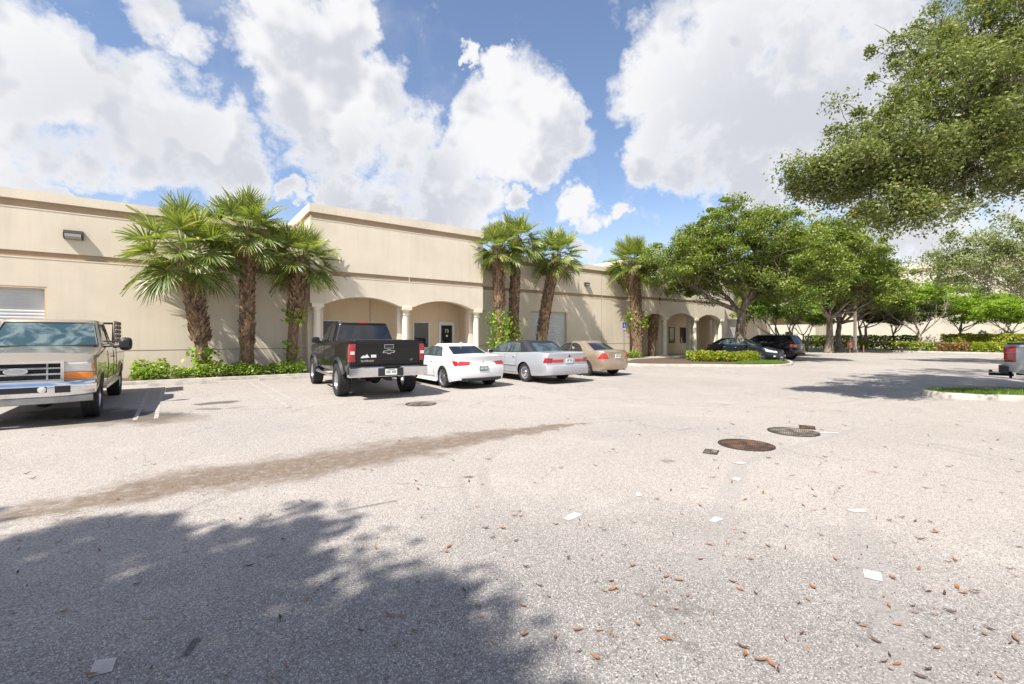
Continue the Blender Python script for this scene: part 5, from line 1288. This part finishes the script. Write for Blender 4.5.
# ---------------------------------------------------------------- tan pickup (seen from the front)
def tan_pickup():
    e=empty('pickup_truck'); WB=4.1; xr=-1.20; xf=WB+.86; W=1.0
    b=Body(xr,xf,W,[(xr,1.42),(.98,1.42),(1.05,1.36),(2.75,1.36),(3.0,1.355),(xf-.35,1.25),(xf-.05,1.15),(xf,1.12)],.55,[0,WB],.47,.42,[(.6,.03),(.9,.02),(1.15,.0),(1.2,.02)],[(.5,.0),(1.4,0)],.10,.01,.06,.02,xf-.45,xr+.25,.045,([0,.1,.5,.88,1],[.95,.98,1,.985,.93]),(.78,.6),.03,.05)
    b.mesh('body',M['p_tan'],e)
    h=House(2.92,2.28,.95,1.08,1.36,1.93,.90,.76,.10,.03,.0,.05,.09); h.mesh('cab_roof',M['p_tan'],e)
    h.pane('windscreen',M['gwind'],e,True,.05,.92,.085); h.pane('rear_window',M['gdark'],e,False)
    fm=MB()
    def wp(t,y): return (h.xf(t,y)+.009,y,h.z(t)+.004)
    P=[wp(.04,y) for y in np.linspace(-(h.w(.04)-.07),h.w(.04)-.07,9)]+[wp(t,h.w(t)-.075) for t in np.linspace(.1,.9,6)]+[wp(.93,y) for y in np.linspace(h.w(.93)-.08,-(h.w(.93)-.08),9)]+[wp(t,-(h.w(t)-.075)) for t in np.linspace(.9,.1,6)]
    fm.tube(P+[P[0]],.016,5,False); fm.build('windscreen_seal',M['blackpl'],e,60)
    for y0 in (-.45,.30):
        m=MB(); m.tube([(h.fb+.05,y0,1.39),(h.xf(.06,y0+.2)+.03,y0+.2,h.z(.07)),(h.xf(.10,y0+.5)+.025,y0+.5,h.z(.08))],.010,5); m.build('wiper',M['blackpl'],e)
    h.side_glass('side_window',M['gmid'],e,[(1.15,1.41),(1.60,1.41),(1.60,1.86),(1.28,1.86)],frame=M['blackpl']); h.side_glass('side_window',M['gmid'],e,[(1.68,1.41),(2.70,1.41),(2.22,1.86),(1.68,1.86)],frame=M['blackpl'])
    # cowl
    m=MB(); m.box((2.80,-.78,1.37),(2.99,.78,1.405)); m.build('cowl',M['blackpl'],e)
    X=xf+.0
    # grille: chrome surround, dark mesh, three bars
    def frame_(mb,y0,y1,z0,z1,t,x0,x1):
        mb.box((x0,y0,z0),(x1,y1,z0+t)); mb.box((x0,y0,z1-t),(x1,y1,z1)); mb.box((x0,y0,z0+t),(x1,y0+t,z1-t)); mb.box((x0,y1-t,z0+t),(x1,y1,z1-t))
    m=MB(); frame_(m,-.60,.60,.79,1.16,.045,X-.03,X+.075); m.build('grille_surround',M['chrome'],e)
    g=MB().box((X-.03,-.555,.835),(X+.012,.555,1.115)).build('grille',M['under'],e)
    m=MB()
    for z in (.925,1.03): m.box((X+.012,-.555,z-.014),(X+.052,.555,z+.014))
    for y in (-.38,.38): m.box((X+.0125,y-.012,.836),(X+.040,y+.012,1.114))
    pass
    m.build('grille_bar',M['steel'],g)
    m=MB(); rows=[]
    for k,(sc,dx) in enumerate(((1,0),(.96,.012),(.90,.014))): rows.append([(X+.053+dx,.155*sc*math.cos(a),.985+.062*sc*math.sin(a)) for a in np.linspace(0,2*PI,33)[:-1]])
    ids=m.grid(rows,closed=True); m.face(ids[-1]); em=m.build('emblem',M['chrome'],g); 
    m=MB(); m.lathe([(.001,0),(1,0)],28,'z',Matrix(((0,0,1,0),(.13,0,0,0),(0,.042,0,0),(0,0,0,1))),(X+.0685,0,.985)); m.build('emblem_face',M['steel'],em)
    b.lamp('headlight',M['clear'],e,1,[(-.07,.955),(.385,.955),(.385,1.12),(-.05,1.12)],.022)
    b.lamp('indicator_light',M['amber'],e,1,[(-.10,.82),(.385,.82),(.385,.945),(-.085,.945)],.022)
    b.lamp('indicator_light',M['amber'],e,1,[(-.14,.945),(-.075,.955),(-.06,1.11),(-.12,1.10)],.018)
    # bumper
    m=MB(); rows=[]
    for y in np.linspace(-1.01,1.01,25):
        a=abs(y); x=X+.19-.16*max(0,(a-.45)/.56)**2.2; z0=.53+.05*max(0,a-.6); z1=.79
        rows.append([(x-.18,y,z1),(x-.02,y,z1+.005),(x,y,z1-.02),(x+.012,y,.70),(x,y,.62),(x-.02,y,z0+.01),(x-.16,y,z0)])
    ids=m.grid(rows); m.face(ids[0]); m.face(ids[-1][::-1]); bp=m.build('bumper',M['chrome'],e,35)
    m=MB(); m.box((X+.10,-.40,.615),(X+.207,.40,.715)); m.build('bumper_opening',M['under'],bp)
    for s in (1,-1): m=MB(); m.box((X+.18,s*.60-.10,.60),(X+.203,s*.60+.10,.72)); m.build('bumper_opening',M['under'],bp)
    for s in (1,-1): m=MB(); m.lathe([(.05,0),(.055,.02),(.001,.025)],14,'z',Matrix.Rotation(PI/2,4,'Y'),(X+.19,s*.34,.665)); m.build('tow_hook',M['clear'],bp)
    m=MB(); rows=[]
    for y in np.linspace(-.98,.98,15): x=X+.15-.16*abs(y)**3; rows.append([(x,y,.55),(x+.03,y,.52),(x+.01,y,.42),(x-.10,y,.40)])
    m.grid(rows); m.build('valance',M['steel'],e,40)
    for s in (1,-1): m=MB(); m.tube([(WB-.3,s*.45,.38),(WB+.5,s*.45,.45)],.04,6); m.build('suspension',M['under'],e)
    m=MB(); m.tube([(WB,-.7,.40),(WB,.7,.40)],.05,8); m.lathe([(.001,-.14),(.12,-.1),(.15,0),(.12,.1),(.001,.14)],14,'z',Matrix.Rotation(PI/2,4,'Y'),(WB,.2,.39)); m.build('front_axle',M['under'],e)
    underbody(e,b,.26,1.0)
    seam(b,e,[[(1.64,.62),(1.64,1.29)],[(2.78,.62),(2.78,1.27)],[(1.02,.60),(1.02,1.3)]]); handles(b,e,(1.82,),1.12,M['blackpl'])
    flare(b,e,M['p_tan'],WB,.03,.07); flare(b,e,M['p_tan'],0,.03,.07)
    for sg in (1,-1): m=MB(); m.box((.62,min(sg*.90,sg*1.04),.50),(WB-.62,max(sg*.90,sg*1.04),.56)); m.build('side_step',M['satin'],e)
    # towing mirrors
    mirror_(e,(2.62,1.16,1.42),(.13,.24,.30),M['blackpl'])
    for s in (1,-1): m=MB(); m.tube([(2.62,s*.90,1.36),(2.62,s*1.2,1.38)],.02,6); m.tube([(2.62,s*.90,1.48),(2.62,s*1.2,1.48)],.02,6); m.build('mirror_bracket',M['blackpl'],e)
    # slatted stake side in the bed
    for s in (1,-1):
        m=MB()
        for k in range(5): m.box((-.95+.0,s*.93-.015,1.44+k*.115),(.35,s*.93+.015,1.53+k*.115))
        for x in (-.9,-.3,.3): m.box((x-.03,s*.93-.04,1.40),(x+.03,s*.93-.0155,2.0))
        m.build('stake_side',M['rwood'],e)
    m=MB(); m.tube([(.50,-.88,1.40),(.50,-.88,1.93),(.50,.88,1.93),(.50,.88,1.40)],.028,6); m.build('rack_bar',M['blackpl'],e)
    b.lamp('tail_light',M['red'],e,-1,[(-.05,.95),(.12,.95),(.12,1.35),(-.05,1.35)],.012)
    wheels(e,0,WB,1.74,.40,.27,.225,8,M['rim'],'steel')
    tag(e,'tan pickup truck facing out with chrome grille, bumper and amber lamps, at the left edge','pickup truck'); return e
t=tan_pickup(); place(t,(-2.20,16.35),-UPY)
t=black_pickup(); place(t,(4.47,12.45),UPY-math.radians(4.0))
t=white_coupe(); place(t,(7.55,12.6),UPY-math.radians(1))
t=silver_sedan(); place(t,(10.72,12.5),UPY)
t=gold_sedan(); place(t,(14.12,12.95),UPY)
t=navy_sedan(); place(t,(29.8,16.2),-UPY)
t=crossover(); place(t,(32.6,13.5),UPY)
t=silver_pickup(); place(t,(20.1,.86),-UPY)
# ================================================================ sky, sun, camera
W=bpy.data.worlds.new('World'); scene.world=W; W.use_nodes=True; nt=W.node_tree; nt.nodes.clear()
sky=nt.nodes.new('ShaderNodeTexSky'); sky.sky_type='NISHITA'; sky.sun_disc=False; sky.sun_elevation=math.radians(52.2); sky.sun_rotation=math.radians(250.2); sky.air_density=1.0; sky.dust_density=.5; sky.ozone_density=2.0
dirv=nt.nodes.new('ShaderNodeTexCoord').outputs['Generated']; dirn=vmath(nt,'NORMALIZE',dirv)
def dirpx(px,py):
    u=(px-512)/455; v=(336-py)/455; d=Vector((u*CA+SA,-u*SA+CA,v)); return d.normalized()
wob=noise(nt,dirn,7.0,5,.66,0,1)
dd=vmath(nt,'NORMALIZE',vmath(nt,'ADD',dirn,vmath(nt,'MULTIPLY',vmath(nt,'SUBTRACT',wob,(.5,.5,.5)),(.20,.20,.20))))
BL=[(10,50,62),(70,85,58),(130,115,55),(185,145,48),(235,165,38),(30,100,40),(100,150,30),(150,165,34),(215,185,30),(165,95,38),(60,30,30),(-80,60,120),
 (160,10,36),(195,45,26),(265,30,40),(320,45,50),(365,85,36),(300,95,42),(345,140,42),(395,140,40),(440,178,36),(475,205,26),(390,190,32),(280,55,40),(340,10,36),(425,215,30),(345,190,22),
 (520,110,42),(495,145,34),(545,130,36),(500,75,20),(560,120,24),(475,165,22),(540,160,20),(505,60,14),(470,55,10),
 (640,75,30),(680,60,46),(735,50,62),(810,40,66),(690,110,42),(750,120,58),(820,110,56),(660,140,26),(700,165,30),(760,175,36),(880,80,66),(850,170,50),(900,170,60),(870,20,44),(720,5,40),(930,230,40),(900,250,26),
 (0,170,22),(40,183,16),(62,190,10),(330,201,11),(346,203,9),(575,205,16),(590,220,12),(515,203,10),(612,205,9),(590,260,12),(880,240,22),(960,250,30),(1040,200,60),(1000,100,80),(300,200,12)]
fld=None
for (px,py,r) in BL:
    c=dirpx(px,py); e_=dirpx(px+r,py); ang=c.angle(e_)*.5+c.angle(dirpx(px,py+r))*.5
    dt=vmath(nt,'DOT_PRODUCT',dd,tuple(c),1)
    k=mrange(nt,dt,math.cos(ang*1.55),math.cos(ang*.45),0,1,False)
    fld=k if fld is None else mathn(nt,'MAXIMUM',fld,k)
# broken cloud everywhere outside the pictured part of the sky
sep=nt.nodes.new('ShaderNodeSeparateXYZ'); nt.links.new(dirn,sep.inputs[0])
n1=noise(nt,dirn,8.5,8,.62,.15)
off=(-CA*.5*.085,SA*.5*.085,.86*.085)
n1s=noise(nt,vmath(nt,'ADD',dirn,off),6.0,3,.60,.15)
n1l=noise(nt,dirn,8.5,4,.60,.15)
low=noise(nt,dirn,2.6,3,.6)
fw=vmath(nt,'DOT_PRODUCT',dirn,(SA,CA,0.25),1)
fld=mathn(nt,'MAXIMUM',mathn(nt,'MULTIPLY',fld,.86),mathn(nt,'MULTIPLY',mathn(nt,'MULTIPLY',mrange(nt,low,.44,.62),mrange(nt,fw,.45,.2)),.8))
den=mathn(nt,'ADD',fld,mathn(nt,'MULTIPLY',mathn(nt,'SUBTRACT',n1,.5),2.05))
mask=mrange(nt,den,.10,.74,0,1)
veil=mathn(nt,'MULTIPLY',mrange(nt,mathn(nt,'ADD',low,mathn(nt,'MULTIPLY',n1,.4)),.62,.86),.28)
hor=mrange(nt,sep.outputs[2],.0,.34,.34,.03)
mask=mathn(nt,'MAXIMUM',mask,mathn(nt,'MAXIMUM',veil,hor))
# lumps: brighter where the cloud thins towards the sun, lavender grey in the thick lower cores
rel_=mathn(nt,'SUBTRACT',n1s,noise(nt,dirn,6.0,3,.60,.15))
lump=mrange(nt,rel_,-.05,.11,0,.80)
right=mrange(nt,vmath(nt,'DOT_PRODUCT',dirn,tuple(dirpx(800,170)),1),math.cos(.36),math.cos(.05),0,.8)
left=mrange(nt,vmath(nt,'DOT_PRODUCT',dirn,tuple(dirpx(395,215)),1),math.cos(.22),math.cos(.03),0,.9)
left2=mrange(nt,vmath(nt,'DOT_PRODUCT',dirn,tuple(dirpx(130,165)),1),math.cos(.22),math.cos(.03),0,.5)
core=mathn(nt,'MULTIPLY',mathn(nt,'MAXIMUM',mathn(nt,'MAXIMUM',right,left),left2),mrange(nt,n1l,.28,.50))
gray=mathn(nt,'MULTIPLY',mathn(nt,'MAXIMUM',lump,core),mrange(nt,den,.35,.95))
cc=mixc(nt,gray,(1.0,1.0,1.015),(.63,.655,.745))
bs=nt.nodes.new('ShaderNodeBackground'); bs.inputs[1].default_value=SKYS
nt.links.new(mixc(nt,1.0,sky.outputs[0],SKYTINT,'MULTIPLY'),bs.inputs[0])
bc=nt.nodes.new('ShaderNodeBackground'); bc.inputs[1].default_value=CLOUDS; nt.links.new(cc,bc.inputs[0])
mx=nt.nodes.new('ShaderNodeMixShader'); nt.links.new(mask,mx.inputs[0]); nt.links.new(bs.outputs[0],mx.inputs[1]); nt.links.new(bc.outputs[0],mx.inputs[2])
out=nt.nodes.new('ShaderNodeOutputWorld'); nt.links.new(mx.outputs[0],out.inputs[0])
sl=bpy.data.lights.new('sun','SUN'); sl.energy=SUNE; sl.angle=math.radians(.53); sl.color=(1.0,.95,.87)
so=bpy.data.objects.new('sun',sl); COL.objects.link(so); so.rotation_euler=SDIR.to_track_quat('-Z','Y').to_euler(); so.location=(-20,-10,30)
cd=bpy.data.cameras.new('camera'); cd.sensor_width=36; cd.lens=16.0; cd.clip_end=2000; cd.clip_start=.05; cd.shift_y=-6/1024
co=bpy.data.objects.new('camera',cd); COL.objects.link(co); co.location=(0,0,EYE); co.rotation_euler=(PI/2,0,-math.radians(36.5)); scene.camera=co
vs=scene.view_settings; vs.view_transform='Standard'; vs.look='None'; vs.exposure=EXPO; vs.gamma=1; vs.use_curve_mapping=False
scene.render.engine='CYCLES'
W.cycles.sampling_method='NONE'; scene.cycles.max_bounces=6; scene.cycles.diffuse_bounces=3; scene.cycles.glossy_bounces=3; scene.cycles.transmission_bounces=3
